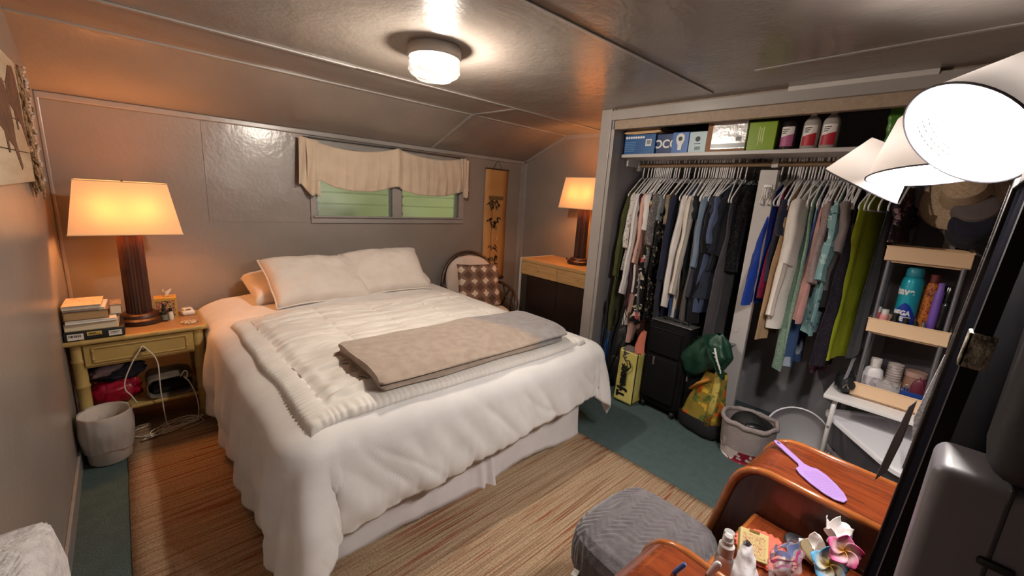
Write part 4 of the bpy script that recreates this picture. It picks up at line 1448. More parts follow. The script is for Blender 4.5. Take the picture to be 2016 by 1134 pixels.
garment('dusty pink top with flared sleeve beside the sage blouse', 'top', 'top', .535, .85, C_('dusty_pink', (196, 148, 142), (180, 132, 126)), hw=.20, hemw=.02)
garment('mauve-grey print blouse with elbow sleeves', 'blouse', 'blouse', .508, 1.02, floral('mauve_grey', (144, 126, 124), [(110, 94, 96)], 36, .26), sl=.44, hw=.17, sw=.06)
garment('black top with white scrollwork print', 'top', 'top', .486, 1.0, floral('black_scroll', (30, 28, 30), [(168, 160, 158)], 20, .22), hw=.17, sl=.22)
garment('aqua paisley blouse with long sleeves', 'blouse', 'blouse', .472, .79, floral('aqua_paisley', (122, 158, 160), [(70, 94, 104), (166, 190, 190)], 18, .26), sl=.42, hw=.20, sw=.07)
garment('charcoal top behind the aqua paisley blouse', 'top', 'top', .448, .95, C_('charcoal', (44, 42, 46), (36, 34, 38)), hw=.18)
garment('grey short-sleeved t-shirt with stitched cuff', 't_shirt', 't-shirt', .428, 1.05, C_('stone_grey', (128, 118, 116), (112, 103, 102)), sl=.26, hw=.18, sw=.07)
garment('dark navy dress with tiny dots beside the chartreuse tunic', 'dress', 'dress', .402, .62, floral('navy_dots', (32, 28, 38), [(84, 74, 84)], 60, .25), hw=.205)
garment('plum paisley skirt end showing lowest beside the navy dotted dress', 'skirt', 'skirt', .410, .56, floral('plum_paisley', (70, 34, 48), [(150, 112, 122)], 30, .25), hw=.14)
garment('chartreuse green tunic with lace yoke and pleats', 'tunic', 'tunic', .335, .66, None or mat('chartreuse', (182, 190, 50), .85, spec=.2, var=(7, (160, 168, 40)), bmp=(60, .2)), hw=.17, th=.016, rz=radians(-15), sw=.05, fold=.4, hemw=-.03)
garment('long black dress beside the chartreuse tunic', 'dress', 'dress', .255, .72, C_('night_black', (20, 22, 30), (27, 29, 38)), hw=.20, th=.012, rz=radians(-3), fold=.3)
garment('dark purple blouse with small rose print under the lamp shades', 'blouse', 'blouse', .212, 1.345, floral('purple_rose', (44, 30, 38), [(134, 104, 108), (84, 62, 72)], 22, .26), hw=.20, th=.02, rz=radians(-6), sl=.1, sw=.05)
random.seed(12)
for y in (1.64, 1.615, 1.588, 1.56, 1.535, 1.495, 1.405, 1.279, 1.245, 1.215, 1.19, 1.163, 1.14, 1.112, 1.085, 1.06, .81, .772, .738, .712, .685, .65, .635, .604, .575, .548, .522, .497, .475, .45, .42, .35, .31, .285):
    hanger(y, radians(random.uniform(-14, 14)))

# ------------------------------------------------------------------ things on the closet shelf
ZSH = 1.8005
def ctn(label, x, y0, y1, z1, m, d=.12, name='carton', cat='box', rz=0, r=.002):
    t = thing(name, label, cat, (x, (y0 + y1) / 2, ZSH), radians(rz))
    w = (y1 - y0) / 2
    G().rbox(0, d, -w, w, 0, z1, r, 1).build('carton_body', m, t, smooth=0)
    return t, w
FACE = (pi / 2, 0, -pi / 2)      # text upright, reading from the room side
def rotface(o):
    return o
BLUE = mat('royal_blue_card', (26, 62, 122), .4)
WL = mat('white_print', (226, 226, 226), .6)
BK = mat('black_print', (24, 24, 26), .5)
t, w = ctn('deep blue carton with a row of white icons and a barcode, under the folded cloth', 2.745, 1.548, 1.795, .135, mat('blue_gradient_card', (40, 84, 138), .4, var=(3, (60, 104, 156))), .2)
g = G()
for k in range(8):
    g.lathe([(0, 0), (.0085, 0), (.0085, .0008), (0, .0008)], 14, T=Matrix.Translation((-.001, w - .022 - k * .019, .115)) @ Matrix.Rotation(-pi / 2, 4, 'Y'))
g.build('icon', WL, t, smooth=0)
g = G().mat(0).box(-.0012, 0, -w + .028, -w + .072, .055, .100)
for k in range(9):
    g.mat(1).box(-.002, -.0012, -w + .034 + k * .0035, -w + .0352 + k * .0035 + .0008 * (k % 2), .064, .094)
g.build('barcode', [WL, BK], t, smooth=0)
g = G()
for k in range(6):
    g.box(-.001, 0, w - .10 + .01 * (k % 2), w - .012, .082 - k * .012, .086 - k * .012)
g.build('small_print', mat('pale_blue_print', (110, 150, 196), .6), t, smooth=0)
t, w = ctn('navy carton lettered OCC between the icon carton and the bulb carton', 2.762, 1.425, 1.545, .130, mat('navy_card', (20, 48, 98), .4), .14)
text('lettering', 'OCC', .075, WL, t, (-.001, -.006, .062), FACE, bold=.002)
t, w = ctn('blue light bulb carton picturing a white bulb', 2.745, 1.312, 1.424, .132, mat('azure_card', (44, 98, 172), .4), .08)
g = G()
bp = [(.0, .018), (.012, .018), (.014, .05), (.022, .065), (.029, .085), (.026, .108), (.013, .121), (0, .124)]
g.prism([(a, b) for a, b in bp] + [(-a, b) for a, b in reversed(bp[1:-1])], -.0016, 0, 'x')
g.build('bulb_picture', WL, t, smooth=0)
G().lathe([(0, 0), (.014, 0), (.014, .0008), (0, .0008)], 20, T=Matrix.Translation((-.0018, 0, .090)) @ Matrix.Rotation(-pi / 2, 4, 'Y')).build('round_badge', BK, t, smooth=0)
t, w = ctn('pale blue light bulb carton with a round black badge', 2.745, 1.196, 1.308, .128, mat('pale_blue_card', (170, 194, 204), .4), .08)
G().lathe([(0, 0), (.016, 0), (.016, .0008), (0, .0008)], 20, T=Matrix.Translation((-.0002, 0, .083)) @ Matrix.Rotation(-pi / 2, 4, 'Y')).build('round_badge', BK, t, smooth=0)
g = G()
for k in range(6):
    g.box(-.001, 0, -.02 + k * .006, -.017 + k * .006, .014, .036)
g.box(-.001, 0, -.02, .02, .052, .056)
g.build('barcode', BK, t, smooth=0)
CARD = mat('brown_cardboard', (150, 108, 76), .7)
FOIL = mat('pale_foil_wrap', (206, 200, 200), .22, spec=.8, bmp=(26, .35), coat=.6)
t, w = ctn('large shrink-wrapped silver and brown carton in the middle of the shelf', 2.735, .962, 1.192, .178, CARD, .16)
G().rbox(-.003, .163, -w - .002, w - .03, .012, .172, .003, 1).build('shiny_wrap', FOIL, t)
G().box(-.004, -.002, -w, w - .032, .020, .045).build('dark_band', mat('dark_grey_print', (70, 68, 74), .3), t, smooth=0)
g = G().mat(0).box(-.0042, -.003, -w + .022, -w + .056, .055, .085)
for k in range(7):
    g.mat(1).box(-.005, -.0042, -w + .026 + k * .004, -w + .028 + k * .004, .059, .081)
g.build('barcode', [WL, BK], t, smooth=0)
t, w = ctn('lime green carton beside the dark brown bottle', 2.735, .808, .952, .158, mat('lime_card', (128, 158, 28), .25, coat=.5), .06, rz=2)
g = G()
for k, (a, b) in enumerate(((.03, .13), (.045, .12), (.04, .128))):
    g.box(-.001, 0, .012 - k * .011, .017 - k * .011, a, b)
g.build('small_print', mat('pale_lime_print', (198, 214, 140), .5), t, smooth=0)
def bottle(label, y, m, lab1, lab2, w=.040, h=.142, top=.197, capm=None):
    t = thing('bottle', label, 'bottle', (2.778, y, ZSH))
    prof = [(0, 0), (.92, 0), (1, .006), (1, h - .018), (.93, h), (.62, h + .022), (.34, h + .034), (.30, h + .038), (.30, top - .018), (0, top - .018)]
    G().lathe([(r * w, z) for r, z in prof], 28, sx=.72).build('bottle_body', m, t)
    G().lathe([(0, top - .024), (.014, top - .024), (.014, top), (.012, top + .001), (0, top + .001)], 18).build('cap', capm or m, t)
    def lb(z0, z1, s0, s1, wv):
        def fn(u, v):
            a = radians(lerp(132, 228, u))
            z = lerp(z0 + wv * u, z1 + (s1 * u), v)
            return (w * .72 * 1.015 * cos(a), w * 1.015 * sin(a), z)
        return fn
    G().grid(lb(.066, .122, 0, 0, .018), 16, 4).build('label_top', lab1, t, smooth=180)
    o = G().grid(lb(.018, .066, 0, .018, 0), 16, 4).build('label_bottom', lab2, t, smooth=180)
    g = G()
    for k in range(3):
        def fn(u, v, k=k):
            a = radians(lerp(142, 190 - 8 * k, u))
            return (w * .72 * 1.03 * cos(a), w * 1.03 * sin(a), .106 - .010 * k + .005 * v)
        g.grid(fn, 8, 1)
    g.build('small_print', BK, t, smooth=180)
    return t
WPL = mat('label_white', (224, 214, 212), .5)
bottle('dark brown bottle with white and pink label beside the lime carton', .756, mat('dark_brown_plastic', (34, 26, 28), .25), WPL, mat('label_pink', (168, 84, 130), .5), capm=mat('black_plastic', (22, 21, 22), .4))
CLR = mat('clear_bottle', (196, 186, 180), .12, spec=.5, trans=.35, ior=1.33)
bottle('clear bottle with white and red label next to the dark brown bottle', .652, CLR, WPL, mat('label_red', (170, 26, 44), .5), capm=mat('white_cap', (220, 214, 210), .4))
bottle('clear bottle with white and red label, last bottle before the lamp shades', .566, CLR, WPL, mat('label_red', (170, 26, 44), .5), capm=mat('white_cap', (220, 214, 210), .4))
# folded beige cloth on the blue cartons
fc = thing('folded_cloth', 'folded beige cloth lying on the blue cartons at the alcove end of the shelf', 'cloth', (2.86, 1.64, ZSH + .1365))
BEI = cloth('beige_canvas', (206, 172, 134), (184, 150, 114))
g = G()
for k in range(3):
    def fn(u, v, k=k):
        a = 2 * pi * u
        c, s = cos(a), sin(a)
        c = abs(c) ** .55 * (1 if c > 0 else -1)
        s = abs(s) ** .8 * (1 if s > 0 else -1)
        x = lerp(-.13 + .01 * k, .14, v)
        return (x + .006 * nz(c * 3, k), (.145 - .012 * k) * c + .01, .010 + .0165 * k + .0095 * s + .004 * nz(c * 4, v * 3, k))
    gg = G().grid(fn, 36, 10, cu=True)
    n = 36
    gg.f += [tuple(reversed(range(n))), tuple(range(10 * n, 11 * n))]
    gg.mi += [0, 0]
    gg.build('folded_layer', BEI, fc, smooth=50)
# bag at the far end of the shelf
gb = thing('plastic_bag', 'crumpled clear and green plastic packet at the lamp end of the shelf', 'packet', (2.80, .20, ZSH))
def pk(u, v):
    y = lerp(.145, -.35, u)
    z = lerp(0, .205, v)
    return (.01 * nz(u * 6, v * 6) + .03 * sin(pi * v) * -1 + .03, y + .012 * nz(v * 5, 3), z + .01 * nz(u * 5, v * 3, 5))
gp_ = G().grid(pk, 30, 20)
gp_.mi = [1 if f[0] % 31 < 3 else 0 for f in gp_.f]
gp_.build('packet', [mat('dull_clear_packet', (176, 164, 154), .25, coat=.4, bmp=(20, .5)), mat('green_packet', (74, 122, 44), .35, bmp=(20, .4))], gb, smooth=180, solid=.01)
G().blob((0, .03, .165), (.006, .025, .012), 10, 8, .5, 3).build('dark_print', BK, gb)
# ------------------------------------------------------------------ on the closet floor
# hiking gear at the alcove end
bp = thing('backpack', 'dark backpack standing on the closet floor at the alcove end', 'backpack', (2.86, 1.665, 0))
DKN = mat('dark_nylon', (22, 23, 27), .55, bmp=(60, .2))
G().blob((0, 0, .27), (.12, .085, .27), 26, 20, .15, 3, 4, pw=.75).build('pack_body', DKN, bp, smooth=180)
G().blob((-.10, -.01, .16), (.045, .07, .12), 20, 14, .2, 3, 9, pw=.8).build('pocket', DKN, bp, smooth=180)
G().tube([(-.125, .03, .50), (-.15, .035, .36), (-.135, .03, .10)], .012, 8, flat=.4).build('strap', DKN, bp)
mat_b = thing('rolled_mat', 'bright blue rolled mat standing beside the dark backpack', 'mat', (2.735, 1.742, 0), rot=(radians(0), radians(3), 0))
G().lathe([(0, 0), (.030, 0), (.030, .46), (.026, .46), (.012, .455), (0, .455)], 24).build('roll', mat('bright_blue_foam', (40, 96, 186), .6), mat_b)
BLKM = mat('black_metal', (26, 25, 26), .5)
for k, (x0, y0, x1, y1) in enumerate(((2.67, 1.700, 2.72, 1.765), (2.66, 1.690, 2.70, 1.60))):
    P0, P1 = Vector((x0, y0, .006)), Vector((x1, y1, .70))
    t = thing('trekking_pole', ('black trekking pole leaning against the closet side wall', 'black trekking pole leaning across the blue rolled mat')[k], 'trekking pole', P0)
    d = P1 - P0
    G().tube([(0, 0, 0), d * .55], .006, 8).tube([d * .55, d * .86], .008, 8).build('shaft', BLKM, t)
    G().tube([d * .86, d * .9, d], [.011, .014, .011], 10).build('grip', mat('black_rubber', (18, 18, 19), .5), t)
    G().lathe([(0, 0), (.022, .0), (.022, .004), (0, .004)], 16, c=tuple(d * .1)).build('basket', BLKM, t)
    G().tube([d * .97, d * .97 + Vector((.02, -.02, -.06)), d * .97 + Vector((.0, -.015, -.13)), d * .95], .003, 6).build('wrist_strap', DKN, t)

# shopping bag
YEL = mat('pale_yellow_tote', (226, 214, 130), .55, bmp=(26, .25), var=(6, (204, 188, 98)))
tj = thing('shopping_bag', 'pale yellow shopping bag with black store lettering on its side, on the closet floor', 'bag', (2.655, 1.455, 0), radians(-3))
def bagf(u, v):
    a = 2 * pi * u
    c, s = cos(a), sin(a)
    c = abs(c) ** .28 * (1 if c > 0 else -1)
    s = abs(s) ** .28 * (1 if s > 0 else -1)
    k = 1 - .08 * sin(pi * v) * abs(s) + .03 * nz(c * 2, s * 2, v * 3)
    return (.075 * c * (1 - .35 * v) * k + .006 * nz(s * 3, v * 5), .078 * s * (1 + .03 * v), .015 + .385 * v + .008 * nz(c * 3, s * 3) * v)
G().grid(bagf, 64, 26, cu=True).build('bag_body', YEL, tj, smooth=60, solid=.003)
G().rbox(-.07, .07, -.075, .075, .008, .02, .004).build('bag_bottom', YEL, tj)
g = G()
for s in (-1, 1):
    g.tube([(-.06, s * .080, .02), (-.055, s * .0805, .40)], .004, 6, flat=.5)
g.build('black_piping', BLKM, tj)
text('lettering', 'T·J·maxx', .088, mat('black_print', (24, 24, 26), .5), tj, (-.0765, .012, .175), (pi / 2, -pi / 2, -pi / 2), bold=.004, ext=.003, sx=.80)
G().tube([(-.058, .03, .40), (-.075, .026, .36), (-.080, .0, .335), (-.080, -.03, .345), (-.078, -.045, .30), (-.080, -.02, .265), (-.079, .012, .28), (-.078, .005, .31)], .0055, 8, flat=.45).build('handle', BLKM, tj)
fz = G().blob((0, 0, 0), (.055, .06, .05), 20, 14, .35, 4, 3).build('fleece_cloth', mat('grey_fleece', (110, 98, 96), .95, bmp=(60, .5)), None, (2.655, 1.475, .375), smooth=180)
tag(fz, 'grey fleece bunched in the mouth of the yellow shopping bag', 'cloth')
def coral(u, v):
    a = 2 * pi * u
    k = (1 - .55 * v) * (1 + .22 * sin(3 * a + v * 2) + .12 * sin(7 * a + 1))
    return (.022 * k * cos(a) + .02 * v, .040 * k * sin(a) - .02 * v * v, .17 * v + .008 * sin(2 * a))
o = G().grid(coral, 24, 18, cu=True).build('scarf', mat('coral_cloth', (206, 120, 98), .85, bmp=(60, .2)), None, (2.665, 1.42, .385), smooth=180)
tag(o, 'coral pink scarf trailing down into the yellow shopping bag', 'scarf')

# suitcases
FAB = mat('black_luggage_fabric', (13, 12, 14), .85, spec=.15, bmp=(220, .15))
def suitcase(label, loc, w, d, h, rz):
    t = thing('suitcase', label, 'suitcase', loc, rz)
    G().rbox(-d / 2, d / 2, -w / 2, w / 2, .045, h, .035, 4).build('shell', FAB, t)
    G().rbox(-d / 2 - .022, -d / 2 + .01, -w / 2 + .03, w / 2 - .03, .10, h - .24, .018, 3).build('front_pocket', FAB, t)
    G().rbox(-d / 2 - .016, -d / 2 + .01, -w / 2 + .03, w / 2 - .03, h - .22, h - .05, .014, 3).build('front_pocket', FAB, t)
    g = G()
    for z in (.12, h - .04):
        P = [(-d / 2 - .002, -w / 2 + .03, z), (-d / 2 - .002, w / 2 - .03, z)]
        g.tube(P, .004, 6)
    for y in (-w / 2 + .004, w / 2 - .004):
        g.tube([(-d / 2 + .03, y, .08), (-d / 2 + .03, y, h - .03)], .005, 6)
    g.build('piping', BLKM, t)
    for sy in (-1, 1):
        for sx in (-1, 1):
            T = Matrix.Translation((sx * (d / 2 - .03), sy * (w / 2 - .035), .026)) @ Matrix.Rotation(pi / 2, 4, 'X')
            G().lathe([(0, -.012), (.022, -.012), (.026, -.008), (.026, .008), (.022, .012), (0, .012)], 20, T=T).box(sx * (d / 2 - .03) - .015, sx * (d / 2 - .03) + .015, sy * (w / 2 - .035) - .016, sy * (w / 2 - .035) + .016, .03, .06).build('wheel', mat('black_rubber', (18, 18, 19), .5), t)
    G().tube([(0, -.09, h), (0, -.085, h + .022), (0, .085, h + .022), (0, .09, h)], .010, 8).build('handle', mat('black_rubber', (18, 18, 19), .5), t)
    G().box(-d / 2 - .026, -d / 2 - .02, -.012 + .06, .0 + .06, h - .30, h - .24).rbox(-.06, .06, -.15, .15, h - .001, h + .006, .003).build('zip_pull', mat('dull_steel', (160, 158, 156), .35, metal=.8), t)
    return t
suitcase('tall black fabric suitcase standing beside the yellow shopping bag', (2.75, 1.215, 0), .30, .20, .66, radians(-4))
suitcase('second black suitcase half hidden behind the green garment bag', (2.83, .99, 0), .20, .24, .60, radians(-4))

# green windbreaker heaped on the second suitcase
gj = thing('green_jacket', 'dark green nylon jacket with white trim heaped over the second black suitcase', 'jacket', (2.70, .945, .50), radians(-12))
GRN = mat('dark_green_nylon', (22, 62, 46), .42, spec=.5, bmp=(22, .4), var=(6, (16, 48, 36)))
def jk(u, v):
    a = 2 * pi * u
    k = v
    y = .015 + lerp(-.02, 0, v)
    ry = interp([(0, .02), (.15, .075), (.4, .155), (.65, .14), (.85, .09), (1, .02)], v)
    rx = interp([(0, .03), (.2, .085), (.5, .10), (.8, .075), (1, .02)], v)
    z = lerp(-.17, .19, v)
    f = 1 + .16 * nz(cos(a) * 2, sin(a) * 2, v * 4) + .05 * sin(a * 7 + v * 6)
    return (rx * cos(a) * f - .02 * v, ry * sin(a) * f + lerp(.10, -.06, v), z + .02 * nz(a, v * 4, 2))
G().grid(jk, 56, 40, cu=True).build('jacket_body', GRN, gj, smooth=180)
def sl_(u, v):
    a = 2 * pi * u
    P = Vector((-.085 - .02 * sin(v * 3), lerp(-.03, -.150, v), lerp(.14, -.03, v ** 1.3)))
    r = .045 * (1 + .15 * sin(v * 15)) * (1 - .25 * v)
    return P + Vector((r * .8 * cos(a), r * sin(a) * .7, r * .8 * sin(a)))
G().grid(sl_, 24, 24, cu=True).build('sleeve', GRN, gj, smooth=180)
g = G()
random.seed(2)
g.tube([(-.105, -.095, .12), (-.135, -.135, .07), (-.135, -.165, .02)], .006, 6, flat=.5)
for k in range(5):
    g.tube([(-.125, -.10 - k * .014, .095 - k * .02), (-.14, -.125 - k * .012, .10 - k * .022), (-.135, -.135 - k * .01, .08 - k * .022)], .004, 5)
g.build('white_trim', mat('white_cotton_trim', (214, 210, 206), .8), gj)

# printed tote with a black base
tt = thing('floral_tote', 'yellow and orange floral tote bag with black base slumped against the white post', 'bag', (2.69, .915, 0), radians(-14))
FT = floral('tote_print', (142, 122, 52), [(196, 92, 36), (206, 168, 60), (90, 102, 50)], 9, .30, .5)
def tot(u, v):
    a = 2 * pi * u
    c, s = cos(a), sin(a)
    c = abs(c) ** .6 * (1 if c > 0 else -1)
    s = abs(s) ** .6 * (1 if s > 0 else -1)
    k = 1 + .10 * nz(c * 2, s * 2, v * 4)
    return (lerp(.085, .05, v) * c * k, lerp(.135, .055, v) * s * k - .045 * v, .10 + .34 * v + .01 * nz(c * 3, s * 3))
G().grid(tot, 48, 24, cu=True).build('bag_body', FT, tt, smooth=180)
def totb(u, v):
    a = 2 * pi * u
    c, s = cos(a), sin(a)
    r = [0, .9, 1.06, 1.06, 1.0][min(int(v * 4.001), 4)]
    return (.088 * r * abs(c) ** .6 * (1 if c > 0 else -1), .142 * r * abs(s) ** .6 * (1 if s > 0 else -1), [.008, .006, .04, .09, .115][min(int(v * 4.001), 4)] + .008 * nz(c * 4, s * 4, v))
G().grid(totb, 48, 4, cu=True).build('bag_base', mat('black_canvas', (20, 20, 24), .8, bmp=(50, .3)), tt, smooth=180)
g = G().tube([(-.080, -.085, .10), (-.075, -.10, .25), (-.055, -.095, .42), (-.03, -.07, .455)], .024, 8, flat=.25)
g.build('strap', floral('tote_strap_print', (182, 164, 84), [(196, 96, 40), (120, 126, 70)], 18, .3, .5), tt, smooth=180)
G().tube([(-.082, .05, .30), (-.085, .0, .36), (-.07, -.05, .40)], .034, 8, flat=.3).build('folded_flap', mat('mustard_cloth', (190, 148, 44), .6, var=(10, (188, 96, 40))), tt, smooth=180)

# fabric bucket
fb = thing('fabric_basket', 'grey linen bucket with red and white flower-print base on the carpet', 'basket', (2.635, .625, 0))
LIN = mat('grey_linen', (160, 148, 146), .92, bmp=(120, .4), var=(10, (146, 134, 132)))
HIB = floral('red_white_hibiscus', (132, 24, 44), [(222, 204, 200), (214, 196, 192)], 11, .36, .85)
def bk_(z0, z1, r0, r1, wob=0.0):
    def fn(u, v):
        a = 2 * pi * u
        z = lerp(z0, z1, v)
        r = lerp(r0, r1, v) * (1 + wob * v * nz(cos(a) * 2, sin(a) * 2, 5))
        return (r * cos(a), r * sin(a), z + .02 * wob * 8 * v * nz(cos(a) * 1.6, sin(a) * 1.6))
    return fn
g = G().grid(bk_(0, .075, .128, .138), 56, 4, cu=True).lathe([(0, .003), (.128, .003), (.128, 0), (0, 0)], 56, caps=False)
g.build('printed_base', HIB, fb, smooth=60)
g = G().grid(bk_(.075, .235, .139, .146, .10), 56, 10, cu=True).grid(bk_(.012, .235, .120, .138, .10), 56, 10, cu=True)
g.lathe([(0, .012), (.120, .012)], 56, caps=False)
g.build('linen_body', LIN, fb, smooth=180)
def cuff(u, v):
    a, b = 2 * pi * u, 2 * pi * v
    r = .144 * (1 + .10 * nz(cos(a) * 2, sin(a) * 2, 5))
    k = .012 + .003 * nz(cos(a) * 4, sin(a) * 4)
    return ((r + k * cos(b)) * cos(a), (r + k * cos(b)) * sin(a), .232 + .016 * nz(cos(a) * 1.6, sin(a) * 1.6) + k * 1.3 * sin(b))
G().grid(cuff, 72, 10, cu=True, cv=True).build('rolled_cuff', LIN, fb, smooth=180)
G().rbox(-.004, .004, -.012, .012, .06, .12, .003, T=Matrix.Translation((-.110, .088, 0)) @ Matrix.Rotation(radians(-39), 4, 'Z')).build('tab', LIN, fb)
CAPM = mat('black_felt', (19, 18, 20), .7, bmp=(90, .2))
cp = thing('baseball_cap', 'black cap lying in the grey linen bucket', 'cap', (2.645, .635, .185), rot=(radians(6), radians(-14), 0))
def crown(u, v):
    a = 2 * pi * u
    ph = v * pi / 2
    return (.085 * cos(ph) * cos(a), .095 * cos(ph) * sin(a), .085 * sin(ph))
G().grid(crown, 32, 12, cu=True).build('crown', CAPM, cp, smooth=180)
def brim(u, v):
    a = lerp(radians(195), radians(345), u)
    r = lerp(.09, .15, v)
    return (r * .95 * cos(a) * (1 if v < .5 else 1), r * sin(a), .004 + .014 * cos((u - .5) * pi) * v)
G().grid(brim, 24, 6).build('brim', CAPM, cp, smooth=180, solid=.003)
gg = thing('sunglasses_case', 'black case with thin grey edge in the linen bucket in front of the cap', 'case', (2.592, .580, .205), rot=(radians(10), radians(-16), radians(32)))
G().blob((0, 0, 0), (.03, .065, .035), 22, 14).build('case_body', mat('black_shell', (22, 22, 24), .35), gg)
G().tube([(.0305 * cos(2 * pi * k / 24), .066 * sin(2 * pi * k / 24), .004) for k in range(24)], .0025, 6, closed=True).build('rim', mat('dull_steel', (160, 158, 156), .35, metal=.8), gg)

# ------------------------------------------------------------------ white side table with the cart on it
WT = mat('white_laminate', (232, 228, 228), .35)
wt = thing('white_table', 'white side table with bent tube legs in the closet, carrying the tiered cart', 'table', (2.95, .05, 0))
G().rbox(-.25, .27, -.48, .275, .485, .510, .006, 2).build('table_top', WT, wt)
WST = mat('white_tube_steel', (224, 220, 218), .3)
for s, y in ((1, .225), (-1, -.42)):
    g = G().tube([(-.23, y, .003), (-.225, y, .40), (-.215, y, .445), (-.19, y, .470), (-.15, y, .478), (.17, y, .478), (.21, y, .470), (.235, y, .445), (.245, y, .40), (.25, y, .003)], .012, 10)
    g.build('leg', WST, wt, smooth=180)
    G().lathe([(0, 0), (.006, 0), (.005, .003), (0, .004)], 12, T=Matrix.Translation((-.241, y, .33)) @ Matrix.Rotation(-pi / 2, 4, 'Y')).build('screw', mat('dull_steel', (160, 158, 156), .35, metal=.8), wt)

BEIGE = mat('beige_plastic', (240, 204, 166), .42)
GPOLE = mat('grey_metal_pole', (150, 150, 158), .3, metal=.7)
ca = thing('tiered_cart', 'narrow three-tier beige cart with grey poles standing on the white table', 'cart', (2.90, .08, .510), radians(0))
def tray(z, h=.075):
    g = G()
    x0, x1, y0, y1 = -.115, .115, -.150, .150
    t = .004
    def wall(xa, xb, ya, yb):
        g.rbox(xa, xb, ya, yb, z, z + h, .0025, 1)
    g.rbox(x0, x1, y0, y1, z, z + .006, .002, 1)
    wall(x0, x0 + t, y0, y1), wall(x1 - t, x1, y0, y1), wall(x0, x1, y0, y0 + t), wall(x0, x1, y1 - t, y1)
    g.rbox(x0 - .003, x0 + .006, y0 - .003, y1 + .003, z + h - .006, z + h, .002, 1).rbox(x0 + .012, x1 - .012, y0 + .012, y1 - .012, z - .008, z + .002, .002, 1)
    return g.build('tray', BEIGE, ca, smooth=30)
for z in (.012, .370, .745):
    tray(z)
for sx in (-1, 1):
    for sy in (-1, 1):
        G().tube([(sx * .100, sy * .130, .018), (sx * .100, sy * .130, .375)], .0095, 10).tube([(sx * .100, sy * .130, .376), (sx * .100, sy * .130, .752)], .0095, 10).build('pole', GPOLE, ca)
def flask(name, label, cat, loc, prof, m, capprof=None, capm=None, n=24, sx=1.0, rz=0, rot=None, group=None):
    t = thing(name, label, cat, loc, rz, group, rot)
    G().lathe(prof, n, sx=sx).build('body', m, t)
    if capprof:
        G().lathe(capprof, n, sx=sx if sx == 1 else 1).build('cap', capm, t)
    return t
# middle tier
z2 = .510 + .377
cx, cy = 2.90, .08
TEAL = mat('teal_can', (30, 156, 176), .3, metal=.2)
t = flask('spray_can', 'tall teal spray can with blue swirl label on the middle tier of the cart', 'spray can', (cx - .050, .105, z2), [(0, 0), (.040, 0), (.042, .006), (.042, .215), (.036, .232), (.030, .236), (0, .236)], TEAL, [(0, .236), (.032, .236), (.034, .24), (.034, .262), (.026, .272), (0, .272)], mat('teal_cap', (38, 130, 150), .35))
def swirl(u, v):
    a = radians(lerp(105, 255, u))
    top = .105 - .055 * abs(u - .42) ** 1.2
    z = lerp(.004, top + .030 * sin(pi * clamp(1 - u)) ** 2, v)
    return (.0427 * cos(a), .0427 * sin(a), z)
G().grid(swirl, 30, 10).build('blue_label', mat('deep_blue_label', (16, 52, 150), .35), t, smooth=180)
WTX = mat('white_print', (226, 226, 226), .6)
for s, sz, z, shf in (('Suave', .042, .178, -.030), ('MEGA', .026, .092, -.014), ('BREEZE', .024, .068, -.012), ('FRESHER', .009, .05, 0)):
    if s == 'FRESHER':
        continue
    text('lettering', s, sz, WTX, t, (-.0433, 0, z), (pi / 2, 0, -pi / 2), bend=.0433, shift=shf, bold=.0012, ext=.0005)
flask('spray_can', 'slim orange-brown printed can beside the teal spray can', 'can', (cx - .040, .032, z2), [(0, 0), (.026, 0), (.027, .005), (.027, .19), (.02, .205), (0, .205)], floral('orange_print', (176, 104, 44), [(92, 40, 26), (120, 44, 36)], 30, .3, .4), [(0, .205), (.019, .205), (.019, .235), (0, .238)], mat('maroon_cap', (92, 34, 34), .4))
flask('tube_bottle', 'lilac purple bottle between the orange can and the black bottle', 'bottle', (cx - .070, .004, z2), [(0, 0), (.016, 0), (.017, .004), (.017, .155), (.012, .165), (0, .165)], mat('lilac_plastic', (116, 84, 176), .35), [(0, .165), (.012, .165), (.012, .185), (0, .187)], mat('lilac_cap', (132, 104, 186), .35))
flask('black_bottle', 'tall glossy black bottle with silver band on the middle tier', 'bottle', (cx - .05, -.026, z2), [(0, 0), (.026, 0), (.027, .004), (.027, .15), (.022, .162), (.018, .166), (0, .166)], mat('black_gloss', (18, 17, 19), .15, coat=.4), [(0, .166), (.020, .166), (.020, .222), (.017, .226), (0, .226)], mat('black_gloss', (18, 17, 19), .15, coat=.4))
fp = thing('hair_tool', 'dark hair brush standing at the mirror end of the middle tier', 'brush', (cx + .02, cy - .125, z2))
G().tube([(0, 0, 0), (.004, -.002, .10), (0, 0, .12)], .010, 10).blob((0, 0, .175), (.016, .028, .065), 18, 12).build('brush', mat('dark_brush', (50, 42, 46), .4), fp)
